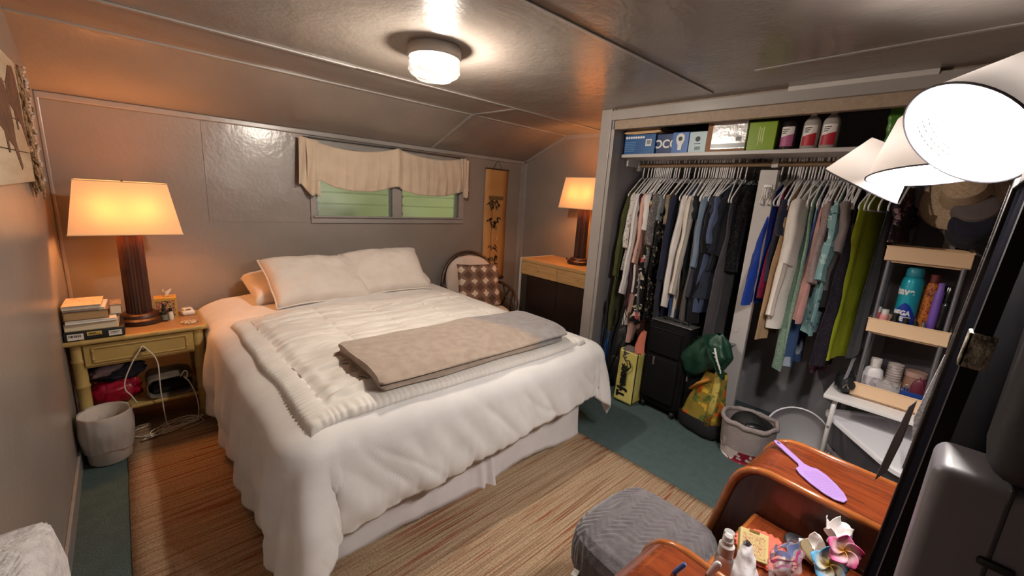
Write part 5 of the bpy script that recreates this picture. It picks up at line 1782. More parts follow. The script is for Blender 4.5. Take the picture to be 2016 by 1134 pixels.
for nm, lb, dx, dy, r, h, m, cm in (('pill_bottle', 'white-capped pill bottle with pink label at the front of the middle tier', -.085, .095, .019, .048, mat('pink_label', (220, 150, 150), .5), mat('white_cap', (220, 214, 210), .4)),
                              ('medicine_bottle', 'short dark bottle beside the white-capped pill bottle', -.088, .052, .018, .042, mat('black_gloss', (18, 17, 19), .15), mat('black_rubber', (18, 18, 19), .5)),
                              ('small_jar', 'low dark jar in front of the teal spray can', -.094, .012, .017, .034, mat('dark_navy_jar', (24, 26, 40), .2), mat('black_rubber', (18, 18, 19), .5)),
                              ('nail_polish', 'little dark red nail polish bottle on the middle tier', -.098, -.025, .010, .030, mat('dark_red_glass', (74, 18, 24), .12, coat=.5), mat('black_rubber', (18, 18, 19), .5)),
                              ('nail_polish', 'tiny clear glass bottle beside the dark red nail polish', -.098, -.052, .010, .032, mat('clear_glass_thin', (214, 206, 200), .1, trans=.6), mat('dull_steel', (160, 158, 156), .35, metal=.8)),
                              ('pill_bottle', 'small pink and white bottle at the post end of the middle tier', -.06, .122, .014, .05, mat('red_white_label', (196, 80, 90), .5), mat('white_cap', (220, 214, 210), .4))):
    flask(nm, lb, 'bottle', (cx + dx, cy + dy, z2), [(0, 0), (r, 0), (r, h), (r * .7, h + .006), (0, h + .006)], m, [(0, h + .004), (r * .75, h + .004), (r * .75, h + .020), (0, h + .021)], cm, 18)
# bottom tier
z3 = .510 + .019
t = flask('white_bottle', 'white flip-cap bottle at the front of the lowest cart tier', 'bottle', (cx - .055, cy + .080, z3), [(0, 0), (.040, 0), (.042, .006), (.042, .10), (.036, .128), (.020, .140), (0, .140)], mat('white_hdpe', (226, 222, 224), .35), [(0, .140), (.022, .140), (.022, .158), (.024, .162), (.022, .180), (0, .181)], mat('white_cap', (220, 214, 210), .4), sx=.7)
G().grid(lambda u, v: (.0300 * cos(radians(lerp(125, 235, u))), .0428 * sin(radians(lerp(125, 235, u))), lerp(.022, .095, v)), 16, 4).build('paper_label', mat('pale_label', (206, 200, 204), .6, var=(60, (150, 146, 156))), t, smooth=180)
pb = G().blob((0, 0, 0), (.038, .055, .050), 26, 18, .4, 3.2, 6).build('plastic_bag', mat('clear_poly', (214, 206, 204), .12, alpha=.45, spec=.6, bmp=(24, .8)), None, (cx - .072, cy + .008, z3 + .057), smooth=180)
tag(pb, 'crumpled clear plastic bag in front of the cups on the lowest cart tier', 'bag')
t = thing('cup_sleeve', 'sleeve of stacked pale paper cups on the lowest cart tier', 'cups', (cx + .012, cy + .005, z3))
G().lathe([(0, 0), (.030, 0)] + [(.031 + .0022 * (k % 2), .006 + k * .0062) for k in range(26)] + [(0, .168)], 28).build('paper_cups', mat('pale_paper', (200, 190, 184), .8, var=(40, (168, 156, 152))), t, smooth=20)
flask('brown_jar', 'squat amber-pink translucent jar behind the blue box on the lowest tier', 'jar', (cx + .035, cy - .075, z3), [(0, 0), (.040, 0), (.042, .005), (.042, .13), (.038, .14), (0, .14)], mat('amber_pink_jar', (170, 128, 110), .25, trans=.3), [(0, .14), (.043, .14), (.043, .165), (0, .166)], mat('pale_pink_lid', (176, 142, 130), .4))
bb_ = thing('blue_box', 'open blue carton holding burgundy pouches on the lowest cart tier', 'box', (cx - .070, cy - .085, z3), radians(4))
NB = mat('blue_card_box', (28, 62, 136), .5)
g = G()
for a in ((-.03, -.027, -.05, .05), (.027, .03, -.05, .05), (-.03, .03, -.05, -.047), (-.03, .03, .047, .05)):
    g.box(a[0], a[1], a[2], a[3], 0, .068)
g.box(-.03, .03, -.05, .05, 0, .003)
g.build('carton', NB, bb_, smooth=0)
G().box(-.0308, -.030, -.03, .0, .02, .045).box(-.0308, -.030, .012, .03, .03, .036).build('white_print', WTX, bb_, smooth=0)
BURG = mat('burgundy_leather', (92, 26, 46), .4)
for k, lb in enumerate(('burgundy pouch nearest the room in the open blue carton', 'burgundy pouch behind the first one in the open blue carton')):
    o = G().blob((0, 0, .06), (.010, .030, .062), 18, 12, .1, 3, k).build('pouch', BURG, None, (cx - .080 + k * .023, cy - .095 - .008 * k, z3 + .006), (0, radians(5), 0), smooth=180)
    tag(o, lb, 'pouch')
gl = thing('eyeglasses', 'metal-framed glasses standing folded at the post end of the blue carton', 'glasses', (cx - .084, cy - .058, z3 + .008))
g = G()
for dz in (.045, .090):
    g.tube([(.0, .012 * cos(2 * pi * k / 20), dz + .021 * sin(2 * pi * k / 20)) for k in range(20)], .0016, 6, closed=True)
g.tube([(0, 0, 0), (.004, .002, .11)], .002, 6)
g.build('frame', mat('dull_steel', (160, 158, 156), .35, metal=.8), gl)
bkb = thing('black_pouch', 'black bag with silver hardware on the white table beside the cart', 'bag', (2.83, .262, .511), radians(10))
G().blob((0, 0, .060), (.09, .045, .058), 26, 16, .25, 3, 2).blob((.01, -.015, .13), (.012, .012, .03), 10, 8).build('bag_body', DKN, bkb, smooth=180)
G().tube([(-.07, .01, .08), (-.05, .0, .14), (0, -.01, .185), (.04, -.02, .19)], .008, 6, flat=.4).build('strap', mat('grey_webbing', (110, 108, 112), .7), bkb)
G().tube([(-.095, .012, .05), (-.098, .0, .075), (-.095, -.012, .05)], .004, 6).build('buckle', mat('dull_steel', (160, 158, 156), .35, metal=.8), bkb)

for o in list(COL.objects):            # true heights of the bottles on the cart
    if o.parent is None and 'label' in o:
        l = o['label']
        k = 1.26 if 'teal spray can with' in l else 1.36 if 'orange-brown' in l else 1.55 if l.startswith('lilac') else 1.22 if l.startswith('tall glossy') else 1.15 if l.startswith('white flip-cap') or l.startswith('sleeve of') else 1.3 if 'blue carton' in l and 'cart tier' in l else 1.25 if l.startswith('burgundy') else 1.0
        if any(w in l for w in ('pill bottle', 'short dark bottle', 'low dark jar', 'nail polish', 'small pink and white')):
            k = 1.75
        o.scale = (1, 1, k)

# hats hanging behind the cart
STRAW = mat('straw', (196, 170, 142), .8, bmp=(90, .7), scale=(1, 1, 6), var=(70, (172, 146, 118)))
def hat(label, loc, rot, m, R, h, sx=1.0, cat='hat'):
    t = thing('hat', label, cat, loc, rot=rot)
    def br(u, v):
        a = 2 * pi * u
        r = lerp(.085, R, v)
        return (r * cos(a), r * sin(a) * sx, -.03 * v * v + .012 * sin(2 * a) * v)
    G().grid(br, 48, 8, cu=True).build('brim', m, t, smooth=180, solid=.004)
    G().lathe([(.088, 0), (.082, .05), (.072, h - .01), (.055, h), (0, h)], 32, sy=sx).build('crown', m, t)
    return t
hat('straw hat with ridged brim hanging under the lamp shades', (2.97, .01, 1.585), (radians(-10), radians(-58), 0), STRAW, .17, .10)
hat('grey brimmed hat hanging below the straw hat', (2.965, -.035, 1.50), (radians(-6), radians(-60), radians(4)), C_('hat_grey', (112, 100, 100)), .125, .09)
hat('dark navy cap hanging lowest under the grey hat', (2.945, -.04, 1.44), (radians(-4), radians(-66), 0), C_('hat_navy', (44, 44, 58)), .095, .08, cat='cap')
hk = thing('hat_hook', 'pale strap hook carrying the hats behind the top cart tray', 'hook', (3.03, .02, 1.745))
G().box(-.004, .004, -.022, .022, -.44, .0).tube([(0, 0, 0), (-.03, 0, .018), (-.075, 0, .012), (-.066, 0, -.02)], .004, 6).build('strap', mat('grey_strap', (150, 142, 140), .7), hk)
gc = G().grid(lambda u, v: (3.10 + .02 * sin(u * 9), lerp(-.32, .16, u), lerp(.62, 1.70, v)), 24, 16).build('garment_cover', mat('grey_cloth_cover', (92, 86, 90), .85, bmp=(8, .3)), None, smooth=180, solid=.01)
tag(gc, 'dim grey cloth cover hanging behind the hats and cart', 'cover')

# ------------------------------------------------------------------ storage bins under the white table
DKB = mat('smoky_clear_plastic', (70, 66, 72), .2, spec=.6, coat=.3)
WLID = mat('white_bin_lid', (232, 230, 236), .35)
def binbox(label, loc, rot, w, d, h, body, lid):
    t = thing('storage_bin', label, 'storage bin', loc, rot=rot)
    def bw(u, v):
        a = 2 * pi * u
        c, s = cos(a), sin(a)
        e = .3
        c = abs(c) ** e * (1 if c > 0 else -1)
        s = abs(s) ** e * (1 if s > 0 else -1)
        k = lerp(.90, 1.0, v)
        return (w / 2 * c * k, d / 2 * s * k, h * v)
    g = G().grid(bw, 48, 6, cu=True)
    n = 48
    g.f += [tuple(reversed(range(n))), tuple(range(6 * n, 7 * n))]
    g.mi += [0, 0]
    g.build('bin_body', body, t, smooth=40)
    def ld(u, v):
        p = bw(u, 1)
        k = [1.0, 1.045, 1.045, 1.02, .93, .90, 0][min(int(v * 6.001), 6)]
        z = [h - .012, h - .012, h + .008, h + .014, h + .014, h + .006, h + .006][min(int(v * 6.001), 6)]
        return (p[0] * k, p[1] * k, z)
    G().grid(ld, 48, 6, cu=True).build('lid', lid, t, smooth=40)
    return t
binbox('smoky clear bin with white lid under the white table', (2.73, -.01, .20), (0, 0, radians(-52)), .40, .60, .16, DKB, WLID)
binbox('lower smoky clear bin under the white-lidded one', (2.76, -.02, .005), (0, 0, radians(-52)), .38, .56, .165, DKB, mat('clear_lid', (126, 120, 124), .2, spec=.6))
ov = thing('laundry_tub', 'oval pale grey tub with white rim standing on edge beside the bins', 'tub', (2.80, .41, .17), rot=(0, radians(-58), radians(12)))
def tubf(u, v):
    a = 2 * pi * u
    r = [0, .78, .86, .98, 1.0][min(int(v * 4.001), 4)]
    z = [-.045, -.045, -.04, -.004, 0][min(int(v * 4.001), 4)]
    return (.165 * r * cos(a), .165 * r * sin(a), z)
G().grid(tubf, 48, 4, cu=True).build('tub_shell', mat('pale_grey_plastic', (122, 119, 121), .4), ov, smooth=60, solid=.003)
G().tube([(.165 * cos(2 * pi * k / 48), .165 * sin(2 * pi * k / 48), 0) for k in range(48)], .005, 8, closed=True).build('rim', WLID, ov)

# ------------------------------------------------------------------ cluster lamp with white cone shades
lamp = thing('floor_lamp', 'multi-arm floor lamp with four white cone shades above the vanity mirror', 'lamp', (1.72, -.24, 0))
TL = Matrix.Translation((-1.72, .24, 0))
STL = mat('brushed_lamp_steel', (176, 168, 164), .3, metal=.85)
G().lathe([(0, 0), (.13, 0), (.13, .012), (.03, .022), (.016, .04), (0, .04)], 36).build('base', STL, lamp)
G().tube([(0, 0, .03), (0, 0, 1.80)], .012, 12).build('pole', STL, lamp)
WSH = shade_mat('white_plastic_shade', (250, 240, 234), .008)
HOT = bulb_mat('cool_white_bulb', (1, .94, .88), 17.5, .035)
def cone(bot, top, rb, rtp, arm, e, bulb=True, lightcol=(1, .93, .86)):
    B, T = Vector(bot), Vector(top)
    ax = (T - B)
    h = ax.length
    q = ax.to_track_quat('Z', 'Y').to_matrix().to_4x4()
    X = TL @ Matrix.Translation(B) @ q
    n = 48
    o = G().lathe([(rb, 0), (rtp, h)], n, T=X, caps=False).build('cone_shade', WSH, lamp, smooth=180)
    G().tube([(rb * cos(2 * pi * k / n), rb * sin(2 * pi * k / n), 0) for k in range(n)], .0022, 6, closed=True, T=X).build('shade_rim', mat('shade_rim_grey', (84, 82, 88), .6, spec=.1), o)
    # gallery: ring with three spokes that carries the shade on the socket
    g = G()
    for k in range(6):
        a = 2 * pi * k / 6
        g.tube([(.02 * cos(a), .02 * sin(a), h * .93), (rtp * 1.02 * cos(a), rtp * 1.02 * sin(a), h * .985)], .003, 6, T=X)
    g.lathe([(0, h * .62), (.02, h * .62), (.021, h * 1.02), (.012, h * 1.06), (0, h * 1.06)], 20, T=X)
    g.build('socket', mat('white_socket', (220, 216, 214), .4), o)
    G().blob((0, 0, h * .42), (.033, .033, .04), 14, 8, T=X).build('bulb', HOT, o)
    G().tube([Vector(p) for p in arm] + [T], .006, 8, T=TL).build('arm', STL, lamp, smooth=180)
    return o, X, h
cone((1.692, .239, 1.551), (1.688, .181, 1.663), .108, .062, [(1.72, -.24, 1.78), (1.71, -.16, 1.82), (1.69, .0, 1.81), (1.68, .12, 1.765)], 5.5)
cone((1.366, .077, 1.557), (1.383, .092, 1.690), .108, .062, [(1.72, -.24, 1.76), (1.68, -.16, 1.82), (1.54, -.02, 1.82), (1.42, .06, 1.76)], 5.5)
o3, X3, h3 = cone((1.091, .027, 1.604), (1.166, -.044, 1.698), .103, .060, [(1.72, -.24, 1.79), (1.66, -.20, 1.86), (1.45, -.11, 1.84), (1.26, -.07, 1.77)], 5.5)
cone((1.60, .020, 1.582), (1.607, .018, 1.712), .108, .062, [(1.72, -.24, 1.74), (1.71, -.15, 1.80), (1.64, -.03, 1.78)], 5.5)
# printed care text inside the big shade
g = G()
random.seed(6)
for r_ in range(6):
    z = .018 + r_ * .0085
    rr = lerp(.103, .060, z / h3) - .0022
    a = radians(-38)
    for k in range(9):
        w_ = radians(random.uniform(3, 6))
        if random.random() < .82:
            g.add([(rr * cos(a), rr * sin(a), z), (rr * cos(a + w_), rr * sin(a + w_), z), ((rr - .0012) * cos(a + w_), (rr - .0012) * sin(a + w_), z + .0042), ((rr - .0012) * cos(a), (rr - .0012) * sin(a), z + .0042)], [(0, 1, 2, 3)], X3)
        a += w_ + radians(1.6)
g.build('care_print', mat('black_print', (24, 24, 26), .5), o3, smooth=0)
# sprung hanging cord of the lamp
g = G()
P = []
A, B = Vector((1.45, -.11, 1.845)), Vector((1.40, -.16, ZC - .002))
for k in range(240):
    t = k / 239
    p = A.lerp(B, t)
    P.append(p + Vector((.007 * cos(t * 130), .007 * sin(t * 130), 0)))
G().tube(P, .0022, 5, T=TL).build('coiled_cord', mat('grey_cord', (140, 128, 124), .5), lamp)
# ------------------------------------------------------------------ waterfall vanity
MAH = wood('red_brown_veneer', (104, 44, 22), (142, 68, 34), (1.6, 18, 18), .22, coat=.45)
MAHY = wood('red_brown_veneer_length', (92, 38, 19), (134, 62, 30), (16, 1.6, 16), .22, coat=.45)
MAHD = wood('dark_brown_veneer', (58, 28, 18), (82, 42, 26), (14, 14, 1.6), .3, coat=.3)
BAND = wood('amber_edge_band', (146, 80, 38), (172, 100, 50), (10, 1.5, 10), .22, coat=.5)
VA = radians(-4)
vn = thing('vanity', 'red-brown waterfall vanity with two curved pedestals and a lower middle shelf', 'vanity', (1.068, .0, 0), VA)
ZV = .70
PROF = [(-.10, ZV), (.255, ZV), (.285, ZV - .005), (.312, ZV - .018), (.332, ZV - .038), (.346, ZV - .064), (.358, ZV - .11), (.374, .50), (.394, .40), (.415, .28), (.43, .16), (.438, .05)]
INN = [(y - .012, z - .014) for y, z in PROF]
def pedestal(x0, x1):
    t = .014
    poly = PROF + [(.405, .05)] + [(y - .014, z - .016) for y, z in reversed(PROF[1:-1])] + [(-.10, ZV - .016)]
    g = G().prism(poly, x0, x1, 'x')
    return g
for nm, x0, x1 in (('pedestal', -.502, -.240), ('pedestal', .240, .502)):
    p = pedestal(x0, x1).build(nm, MAHY, vn, smooth=50, bevel=.004)
    side = [(-.10, .04)] + [(-.10, ZV - .017)] + [(y - .015, z - .017) for y, z in PROF[1:]]
    xin = x1 if x0 < 0 else x0
    for xs in (x0 + .006, x1 - .018):
        G().prism(side, xs, xs + .012, 'x').build('side_panel', MAHD, p, smooth=0)
    for xe in (x0, x1):
        s = .010
        pts = [(xe, y - .003, z - .004) for y, z in PROF]
        G().tube(pts, .011, 10).build('edge_band', BAND, p, smooth=180)
    g = G()
    for z0, z1 in ((.07, .27), (.29, .47)):
        yy = lambda z: interp([(b, a) for a, b in reversed(PROF[4:])], z)
        g.add([(x0 + .02, yy(z0) + .004, z0), (x1 - .02, yy(z0) + .004, z0), (x1 - .02, yy(z1) + .004, z1), (x0 + .02, yy(z1) + .004, z1), (x0 + .02, yy(z0) - .01, z0), (x1 - .02, yy(z0) - .01, z0), (x1 - .02, yy(z1) - .01, z1), (x0 + .02, yy(z1) - .01, z1)], [(0, 1, 2, 3), (7, 6, 5, 4), (0, 4, 5, 1), (2, 6, 7, 3), (1, 5, 6, 2), (0, 3, 7, 4)])
    g.build('drawer_front', MAHD, p, smooth=0)
    G().box(x0 + .02, x1 - .02, -.09, .38, 0, .05).build('plinth', MAHD, p, smooth=0)
ms = G().box(-.238, .238, -.10, .262, .525, .552).build('middle_shelf', MAH, vn, smooth=0, bevel=.003)
G().tube([(-.238, .263, .540), (.238, .263, .540)], .012, 10).build('edge_band', BAND, ms)
G().box(-.238, .238, -.10, -.088, .10, .525).box(-.238, .238, -.05, .20, .44, .525).build('apron', MAHD, ms, smooth=0)

# mirror, its far upright edge is what the room sees
mr = thing('vanity_mirror', 'dark-framed tilted mirror seen almost edge-on above the vanity, worn metal plate on its edge', 'mirror', (1.05, -.012, .553), 0)
MF = mat('black_brown_frame', (20, 15, 14), .55, spec=.15, bmp=(30, .2))
MT = Matrix.Rotation(radians(2.65), 4, 'X')
W0, W1, H = -.21, .215, 1.0
G().box(W0, W1, -.012, -.004, .0, H, T=MT).build('backboard', MF, mr, smooth=0)
g = G().box(W1 - .035, W1, -.012, .006, 0, H, T=MT).box(W0, W0 + .03, -.012, .006, 0, H, T=MT).box(W0, W1, -.012, .006, 0, .03, T=MT).box(W0, W1, -.012, .006, H - .03, H, T=MT)
g.build('frame', MF, mr, smooth=0, bevel=.002)
G().box(W0 + .03, W1 - .035, -.004, -.001, .03, H - .03, T=MT).build('glass', mat('matte_black_glass', (9, 9, 12), .6, spec=0.0), mr, smooth=0)  # specular off; the pane's darkness comes from its colour alone
g = G()
random.seed(8)
for k in range(190):
    z = .34 + (H - .36) * k / 190
    g.box(W1 - .003, W1 + .0035 + .002 * random.random(), .004, .0085, z, z + .0030, T=MT)
g.box(W1 - .002, W1 + .003, -.008, .0055, .30, H, T=MT)
g.build('silver_edge', mat('tarnished_silver', (150, 146, 148), .3, metal=.8, bmp=(200, .4)), mr, smooth=0)
g = G().rbox(W0 - .004, W0 + .03, .004, .010, .705, .755, .002, T=MT).rbox(W0 - .004, W0 + .001, -.018, .010, .705, .755, .002, T=MT)
g.build('metal_clip', mat('worn_brass_plate', (176, 166, 146), .5, metal=.3, bmp=(70, 1.0), var=(60, (70, 62, 50))), mr)

hb = thing('gap_cloth', 'black cloth added to darken the gap between the mirror and the grey case', 'bag', (1.43, -.23, .73))  # invented black filler, added so the open gap beside the mirror stays dark
def gap_sheet(u, v):
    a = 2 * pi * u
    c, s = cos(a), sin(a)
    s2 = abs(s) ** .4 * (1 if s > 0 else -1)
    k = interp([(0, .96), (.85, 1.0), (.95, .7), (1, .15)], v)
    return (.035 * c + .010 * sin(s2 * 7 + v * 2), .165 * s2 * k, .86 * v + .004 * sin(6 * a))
G().grid(gap_sheet, 60, 24, cu=True).build('added_cloth', mat('dull_black_cloth', (14, 14, 17), .9, spec=.1), hb, smooth=180)
G().tube([(0, 0, .85), (0, 0, .90), (.02, .0, .925), (.05, 0, .92)], .003, 6).build('hook', mat('dull_steel', (160, 158, 156), .35, metal=.8), hb)

# grey and black cases stacked on the near pedestal
gc1 = thing('grey_case', 'light grey hard case with rounded corners standing on the near vanity pedestal', 'case', (.70, -.036, .702), 0)
GC = mat('grey_case_plastic', (112, 108, 114), .42, spec=.5)
G().rbox(0, .105, -.20, 0, 0, .460, .016, 4).build('case_body', GC, gc1)
g = G()
g.rbox(-.0012, .1062, -.066, -.061, .0, .4612, .0015, 1)
g.build('seam', mat('case_seam', (52, 50, 54), .5), gc1, smooth=0)
G().rbox(-.006, .002, -.085, -.055, .36, .370, .003).build('latch', mat('black_plastic', (22, 21, 22), .4), gc1)
bc = thing('black_case', 'dark padded case with rounded corner on top of the light grey hard case', 'case', (.69, -.072, 1.1635), radians(-2))
G().rbox(0, .11, -.17, 0, 0, .34, .03, 4).build('case_body', mat('black_padded_nylon', (38, 37, 42), .5, bmp=(40, .2)), bc)
G().tube([(-.001, -.15, .17), (-.001, -.02, .17)], .004, 6).build('piping', mat('dark_piping', (60, 57, 60), .4), bc)

# papers tucked behind the mirror edge
fan = thing('paper_fan', 'stiff dark paper leaf and pale strip tucked beside the mirror edge over the white bins', 'paper', (1.27, 0, .70))
G().add([(0, .019, .135), (0, .0076, .257), (0, -.002, .339), (.003, -.0115, .357), (.008, -.007, .251), (.006, .003, .165)], [(0, 1, 2, 3, 4, 5)]).build('dark_leaf', mat('grey_brown_card', (92, 82, 80), .7), fan, smooth=0, solid=.002)
G().add([(.008, -.021, .262), (.008, -.0146, .317), (.012, -.032, .471), (.016, -.048, .488), (.014, -.036, .276)], [(0, 1, 2, 3, 4)]).build('pale_strip', mat('glitter_strip', (232, 228, 228), .4, var=(160, (170, 168, 172))), fan, smooth=0, solid=.002)

# lavender paddle on the far pedestal
pd = thing('paddle', 'lavender paddle-shaped hand fan with holed handle on the far vanity pedestal', 'hand fan', (1.40, .135, ZV + .003), radians(-42))
def paddle_poly():
    P = []
    H_ = [(-.010, .185), (-.011, .12), (-.010, .07), (-.018, .055), (-.034, .046), (-.040, .02), (-.038, -.02), (-.030, -.060), (-.018, -.085), (0, -.095)]
    return H_ + [(-a, b) for a, b in reversed(H_[:-1])] + [(.006, .192), (0, .194), (-.006, .192)]
g = G().prism(paddle_poly(), 0, .0045)
LAV = mat('lavender_plastic', (156, 124, 184), .45, bmp=(160, .15))
g.build('blade', LAV, pd, smooth=0, bevel=.0015)
G().prism([(.003 * cos(a * pi / 6), .177 + .007 * sin(a * pi / 6)) for a in range(12)], .0046, .005).build('handle_hole', mat('dark_hole', (28, 22, 30), .8), pd, smooth=0)
g = G()
for i in range(9):
    for j in range(16):
        x, y = -.028 + i * .007, -.075 + j * .007
        if (x / .034) ** 2 + ((y + .02) / .07) ** 2 < .9:
            g.box(x - .0014, x + .0014, y - .0014, y + .0014, .0045, .0052)
g.build('nubs', LAV, pd, smooth=0)

# ------------------------------------------------------------------ stool with grey cushion cover
stl = thing('vanity_stool', 'black-legged vanity stool under a grey quilted plush cover', 'stool', (1.10, .475, 0), radians(-3))
def plush():
    m, nt, b = nodes('grey_chevron_plush')
    v = coords(nt, (1, 1, 1))
    n = tex(nt, 'ShaderNodeTexNoise', v, Scale=40.0, Detail=3.0)
    nt.links.new(ramp(nt, n.outputs[0], [(.3, rgb(84, 79, 82)), (.7, rgb(106, 100, 103))]), b.inputs['Base Color'])
    b.inputs['Roughness'].default_value = .95
    b.inputs['Specular IOR Level'].default_value = .1
    b.inputs['Sheen Weight'].default_value = .4
    n2 = tex(nt, 'ShaderNodeTexNoise', v, Scale=300.0, Detail=2.0)
    bump(nt, b, n2.outputs[0], .35)
    return m
def cover(u, v):
    a = 2 * pi * u
    c, s = cos(a), sin(a)
    e = .38
    c = abs(c) ** e * (1 if c > 0 else -1)
    s = abs(s) ** e * (1 if s > 0 else -1)
    pr = [(0, .475), (.3, .474), (.6, .470), (.85, .458), (.96, .440), (1.0, .41), (1.0, .37), (.985, .335)]
    k = v * (len(pr) - 1)
    i = min(int(k), len(pr) - 2)
    r, z = lerp(pr[i][0], pr[i + 1][0], k - i), lerp(pr[i][1], pr[i + 1][1], k - i)
    x, y = .205 * c * r, .165 * s * r
    if y > 0:
        x *= 1 - .06 * (y / .165)
    y -= .02 * (1 - (x / .206) ** 2) * (1 if y > 0 else 0) * -1
    # chevron tufting
    q = (x * 38 + 1.1 * abs(((y * 26) % 2.0) - 1.0) * 1.6)
    h = .0038 * (abs((q % 1.0) - .5) * 2 - .5)
    rx = 1 + h * 4 * (1 if z < .45 else 0)
    return (x * rx, y * rx, z + (h if z > .43 else 0))
G().grid(cover, 300, 150, cu=True).build('cushion_cover', plush(), stl, smooth=180)
G().rbox(-.19, .19, -.13, .13, .31, .40, .02).build('seat', MF, stl)
for sx in (-1, 1):
    for sy in (-1, 1):
        G().tube([(sx * .155, sy * .11, .33), (sx * .18, sy * .13, 0)], [.016, .011], 10).build('leg', mat('black_metal', (26, 25, 26), .5), stl)
for x, y, rz in ((-.202, .10, .3), (-.188, -.13, -.2)):
    G().rbox(-.022, .006, -.010, .010, .345, .349, .0015, 1, T=Matrix.Translation((x, y, 0)) @ Matrix.Rotation(rz, 4, 'Z')).build('care_tag', mat('white_satin_tag', (214, 208, 204), .5), stl)

# ------------------------------------------------------------------ things on the middle shelf of the vanity
ZM = .553
VM = Matrix.Translation((1.068, 0, 0)) @ Matrix.Rotation(VA, 4, 'Z')
mt = thing('crochet_mat', 'round coral crocheted mat on the middle vanity shelf', 'mat', (1.185, .185, ZM))
g = G()
def cro(u, v):
    a = 2 * pi * u
    r = .072 * v * (1 + .03 * sin(a * 24) * sm(.8, 1, v))
    return (r * cos(a), r * sin(a), .004 + .0022 * sin(v * 46) * sin(a * 30 * (1 if v > .3 else .5)))
G().grid(cro, 150, 30, cu=True).build('mat', mat('coral_yarn', (222, 104, 84), .9, bmp=(120, .5)), mt, smooth=180, solid=.003)
cd = thing('floral_card_box', 'pale yellow box with pink floral print leaning on the coral mat', 'box', (1.135, .205, ZM + .034), rot=(radians(6), radians(-40), radians(22)))
G().rbox(-.034, .034, -.034, .034, -.010, .010, .001, 1).build('carton', mat('pale_yellow_card', (206, 188, 128), .35), cd, smooth=0)
G().box(-.028, .024, -.027, .027, .010, .0106).build('printed_panel', floral('pink_flower_print', (206, 188, 130), [(158, 78, 84), (188, 128, 120), (196, 160, 96)], 60, .32, .4), cd, smooth=0)
G().box(.030, .036, -.012, .012, -.011, .0115).build('gold_clasp', mat('brass', (150, 110, 60), .35, metal=.9), cd, smooth=0)
sb = thing('spray_bottle', 'clear spray bottle with white pump cap nearest the near pedestal', 'bottle', (1.0, .232, ZM))
G().lathe([(0, 0), (.020, 0), (.021, .004), (.021, .062), (.017, .073), (.012, .078), (0, .078)], 24).build('bottle_body', mat('clear_bottle_thin', (222, 220, 218), .08, trans=.7, ior=1.3), sb)
WC = mat('white_cap', (220, 214, 210), .4)
G().lathe([(0, .074), (.0175, .074), (.0175, .100), (.0125, .105), (.0125, .113), (.0095, .115), (.0095, .126), (0, .127)], 24).build('pump', WC, sb)
G().lathe([(.0130, .105), (.0122, .135), (.0115, .137), (0, .137)], 20, caps=False).build('overcap', mat('clear_overcap', (230, 228, 228), .1, alpha=.35), sb)
tp = thing('tissue_packet', 'crumpled white tissue packet between the spray bottle and zip bag', 'packet', (1.055, .195, ZM))
def tpk(u, v):
    a = 2 * pi * u
    r = lerp(.040, .012, v) * (1 + .25 * nz(cos(a) * 1.5, sin(a) * 1.5, v * 3))
    return (r * cos(a) + .022 * v, r * .75 * sin(a) + .012 * v, .075 * v ** .8 + .004 * nz(a, v * 5))
G().grid(tpk, 36, 16, cu=True).build('wrapper', mat('white_tissue_wrap', (226, 220, 222), .7, bmp=(30, .4)), tp, smooth=180)
zb_ = thing('zip_bag', 'clear zip bag with pink and blue striped edge on the middle vanity shelf', 'bag', (1.125, .125, ZM), radians(-14))
def zbag(side):
    def fn(u, v):
        x = lerp(-.060, .062, u)
        z = lerp(.004, .090 - .014 * abs(u - .35), v)
        y = side * (.026 * max(0, sin(pi * clamp(v * .95))) * max(0, sin(pi * u)) ** .6 + .002) + .012 * nz(u * 4, v * 4, side) + .012 * v
        return (x + .006 * nz(v * 5, u * 3), y, z + .006 * sin(u * 9))
    return fn
ZBM = mat('zip_bag_film', (220, 212, 216), .12, alpha=.34, spec=.7, bmp=(16, .9))
G().grid(zbag(1), 28, 22).grid(zbag(-1), 28, 22).build('film', ZBM, zb_, smooth=180)
for v0, v1, c, nm in ((.90, 1.0, (86, 104, 150), 'blue_band'), (.78, .84, (176, 60, 120), 'pink_stripe'), (.66, .70, (196, 110, 150), 'pink_stripe')):
    def fn(u, v, v0=v0, v1=v1):
        p = zbag(1)(u, lerp(v0, v1, v))
        return (p[0], p[1] + .0012, p[2])
    def fn2(u, v, v0=v0, v1=v1):
        p = zbag(-1)(u, lerp(v0, v1, v))
        return (p[0], p[1] - .0012, p[2])
    G().grid(fn, 28, 2).grid(fn2, 28, 2).build(nm, mat('zip_' + nm + str(c[0]), c, .3, alpha=.85), zb_, smooth=180)
o = G().blob((0, 0, .03), (.034, .016, .03), 20, 12, .4, 3, 5).build('cotton_pads', mat('pale_pink_pads', (226, 206, 204), .9), None, (1.125, .130, ZM + .002), smooth=180)
tag(o, 'pale pads inside the clear zip bag', 'cotton pads')
for nm, lb, loc, m, r, rot in (('compact', 'round black compact lying behind the zip bag by the far pedestal', (1.255, .125, ZM + .020), mat('black_compact', (40, 40, 44), .4), .036, (radians(12), radians(0), 0)),
                        ('compact', 'round olive-tan compact leaning on the black one', (1.235, .092, ZM + .036), mat('olive_compact', (126, 112, 84), .4), .033, (radians(26), radians(-8), 0))):
    t = thing(nm, lb, 'compact', loc, rot=rot)
    G().lathe([(0, -.008), (r * .95, -.008), (r, -.005), (r, 0)], 32).build('base', m, t)
    G().lathe([(0, .007), (r * .9, .007), (r, .004), (r, .0005), (0, .0005)], 32).build('lid', m, t)
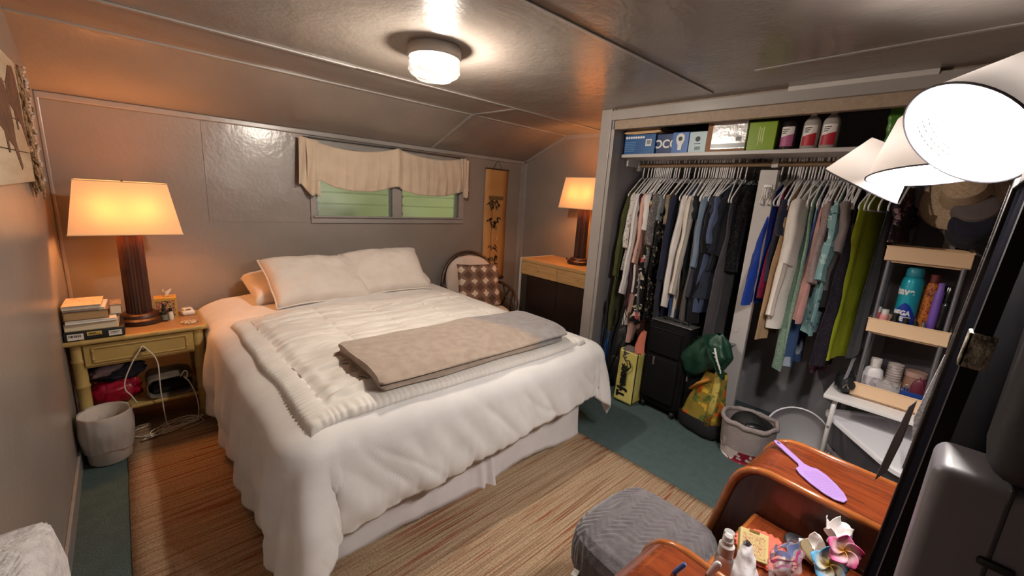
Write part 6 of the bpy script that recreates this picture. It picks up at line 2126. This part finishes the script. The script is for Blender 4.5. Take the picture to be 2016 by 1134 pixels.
# artificial plumeria flowers
PET = mat('white_foam_petal', (236, 230, 228), .6)
def petal_mat(name, base, tip, heart):
    m, nt, b = nodes(name)
    tc = nt.nodes.new('ShaderNodeTexCoord')
    ln = nt.nodes.new('ShaderNodeVectorMath')
    ln.operation = 'LENGTH'
    nt.links.new(tc.outputs['Object'], ln.inputs[0])
    c = ramp(nt, ln.outputs['Value'], [(.006, rgb(*heart)), (.019, rgb(*base)), (.034, rgb(*tip))])
    nt.links.new(c, b.inputs['Base Color'])
    b.inputs['Roughness'].default_value = .55
    return m
def flower(label, loc, rot, m, R=.040, cup=.5):
    t = thing('artificial_flower', label, 'flower', loc, rot=rot)
    for k in range(5):
        a0 = 2 * pi * k / 5
        def fn(u, v, a0=a0):
            x = u * 2 - 1
            l = R * v
            w = .019 * max(0, sin(pi * v ** .75)) ** .8 * (R / .04) + .002
            px = l + .0
            py = x * w
            pz = cup * R * (.55 * v + .35 * v * v) + .006 * x * (1 if True else 0) - .006 * sin(pi * v) * (1 - x * x) + .006 * sm(.7, 1, v) * -1
            return (px * cos(a0) - py * sin(a0), px * sin(a0) + py * cos(a0), pz)
        G().grid(fn, 10, 14).build('petal', m, t, smooth=180, solid=.0016)
    G().tube([(0, 0, -.02), (0, 0, 0)], .004, 8).build('stem', PET, t)
    return t
flower('pink and white artificial plumeria beside the mirror edge', (1.18, .034, ZM + .122), (radians(4), radians(-56), radians(6)), petal_mat('pink_plumeria', (236, 196, 206), (206, 62, 134), (214, 156, 40)), .036, .5)
flower('white artificial plumeria with yellow heart and blue tips, nearest in the flower bunch', (1.17, .052, ZM + .072), (radians(-8), radians(-48), radians(20)), petal_mat('blue_plumeria', (236, 228, 206), (70, 150, 196), (206, 164, 24)), .040, .5)
flower('plain white artificial plumeria at the top of the flower bunch', (1.25, .066, ZM + .095), (radians(-8), radians(-14), radians(80)), PET, .030, 1.9)
flower('plain white artificial plumeria behind the blue-tipped one', (1.235, .085, ZM + .045), (radians(-40), radians(-46), radians(0)), PET, .040, .6)
fv = G().lathe([(0, 0), (.018, 0), (.020, .01), (.019, .03), (.016, .038), (.016, .04), (0, .036)], 24).build('flower_pot', mat('blue_teal_pot', (66, 120, 152), .4), None, (1.245, .045, ZM))
tag(fv, 'small blue pot holding the artificial flowers', 'pot')
wc = thing('white_tube', 'white rounded tube standing behind the artificial flowers', 'tube', (1.275, .048, ZM))
G().lathe([(0, 0), (.019, 0), (.0195, .004), (.0195, .105), (.017, .121), (.010, .130), (0, .132)], 24).build('tube_body', mat('white_hdpe', (226, 222, 224), .35), wc)
pn = thing('pen', 'blue pen standing on the near vanity pedestal at the picture edge', 'pen', (.772, .262, ZV + .002), rot=(radians(24), radians(-14), 0))
G().tube([(0, 0, 0), (0, 0, .045), (0, 0, .052)], [.005, .005, .002], 10).build('barrel', mat('blue_pen', (60, 106, 184), .3), pn)
wp = thing('white_stick', 'white rounded applicator stick on the near pedestal beside the blue pen', 'applicator', (.826, .212, ZV + .002), rot=(radians(18), radians(-12), 0))
G().tube([(0, 0, 0), (0, 0, .04), (0, 0, .048), (0, 0, .053)], [.0065, .0075, .006, .002], 12).build('stick', mat('white_hdpe', (226, 222, 224), .35), wp)
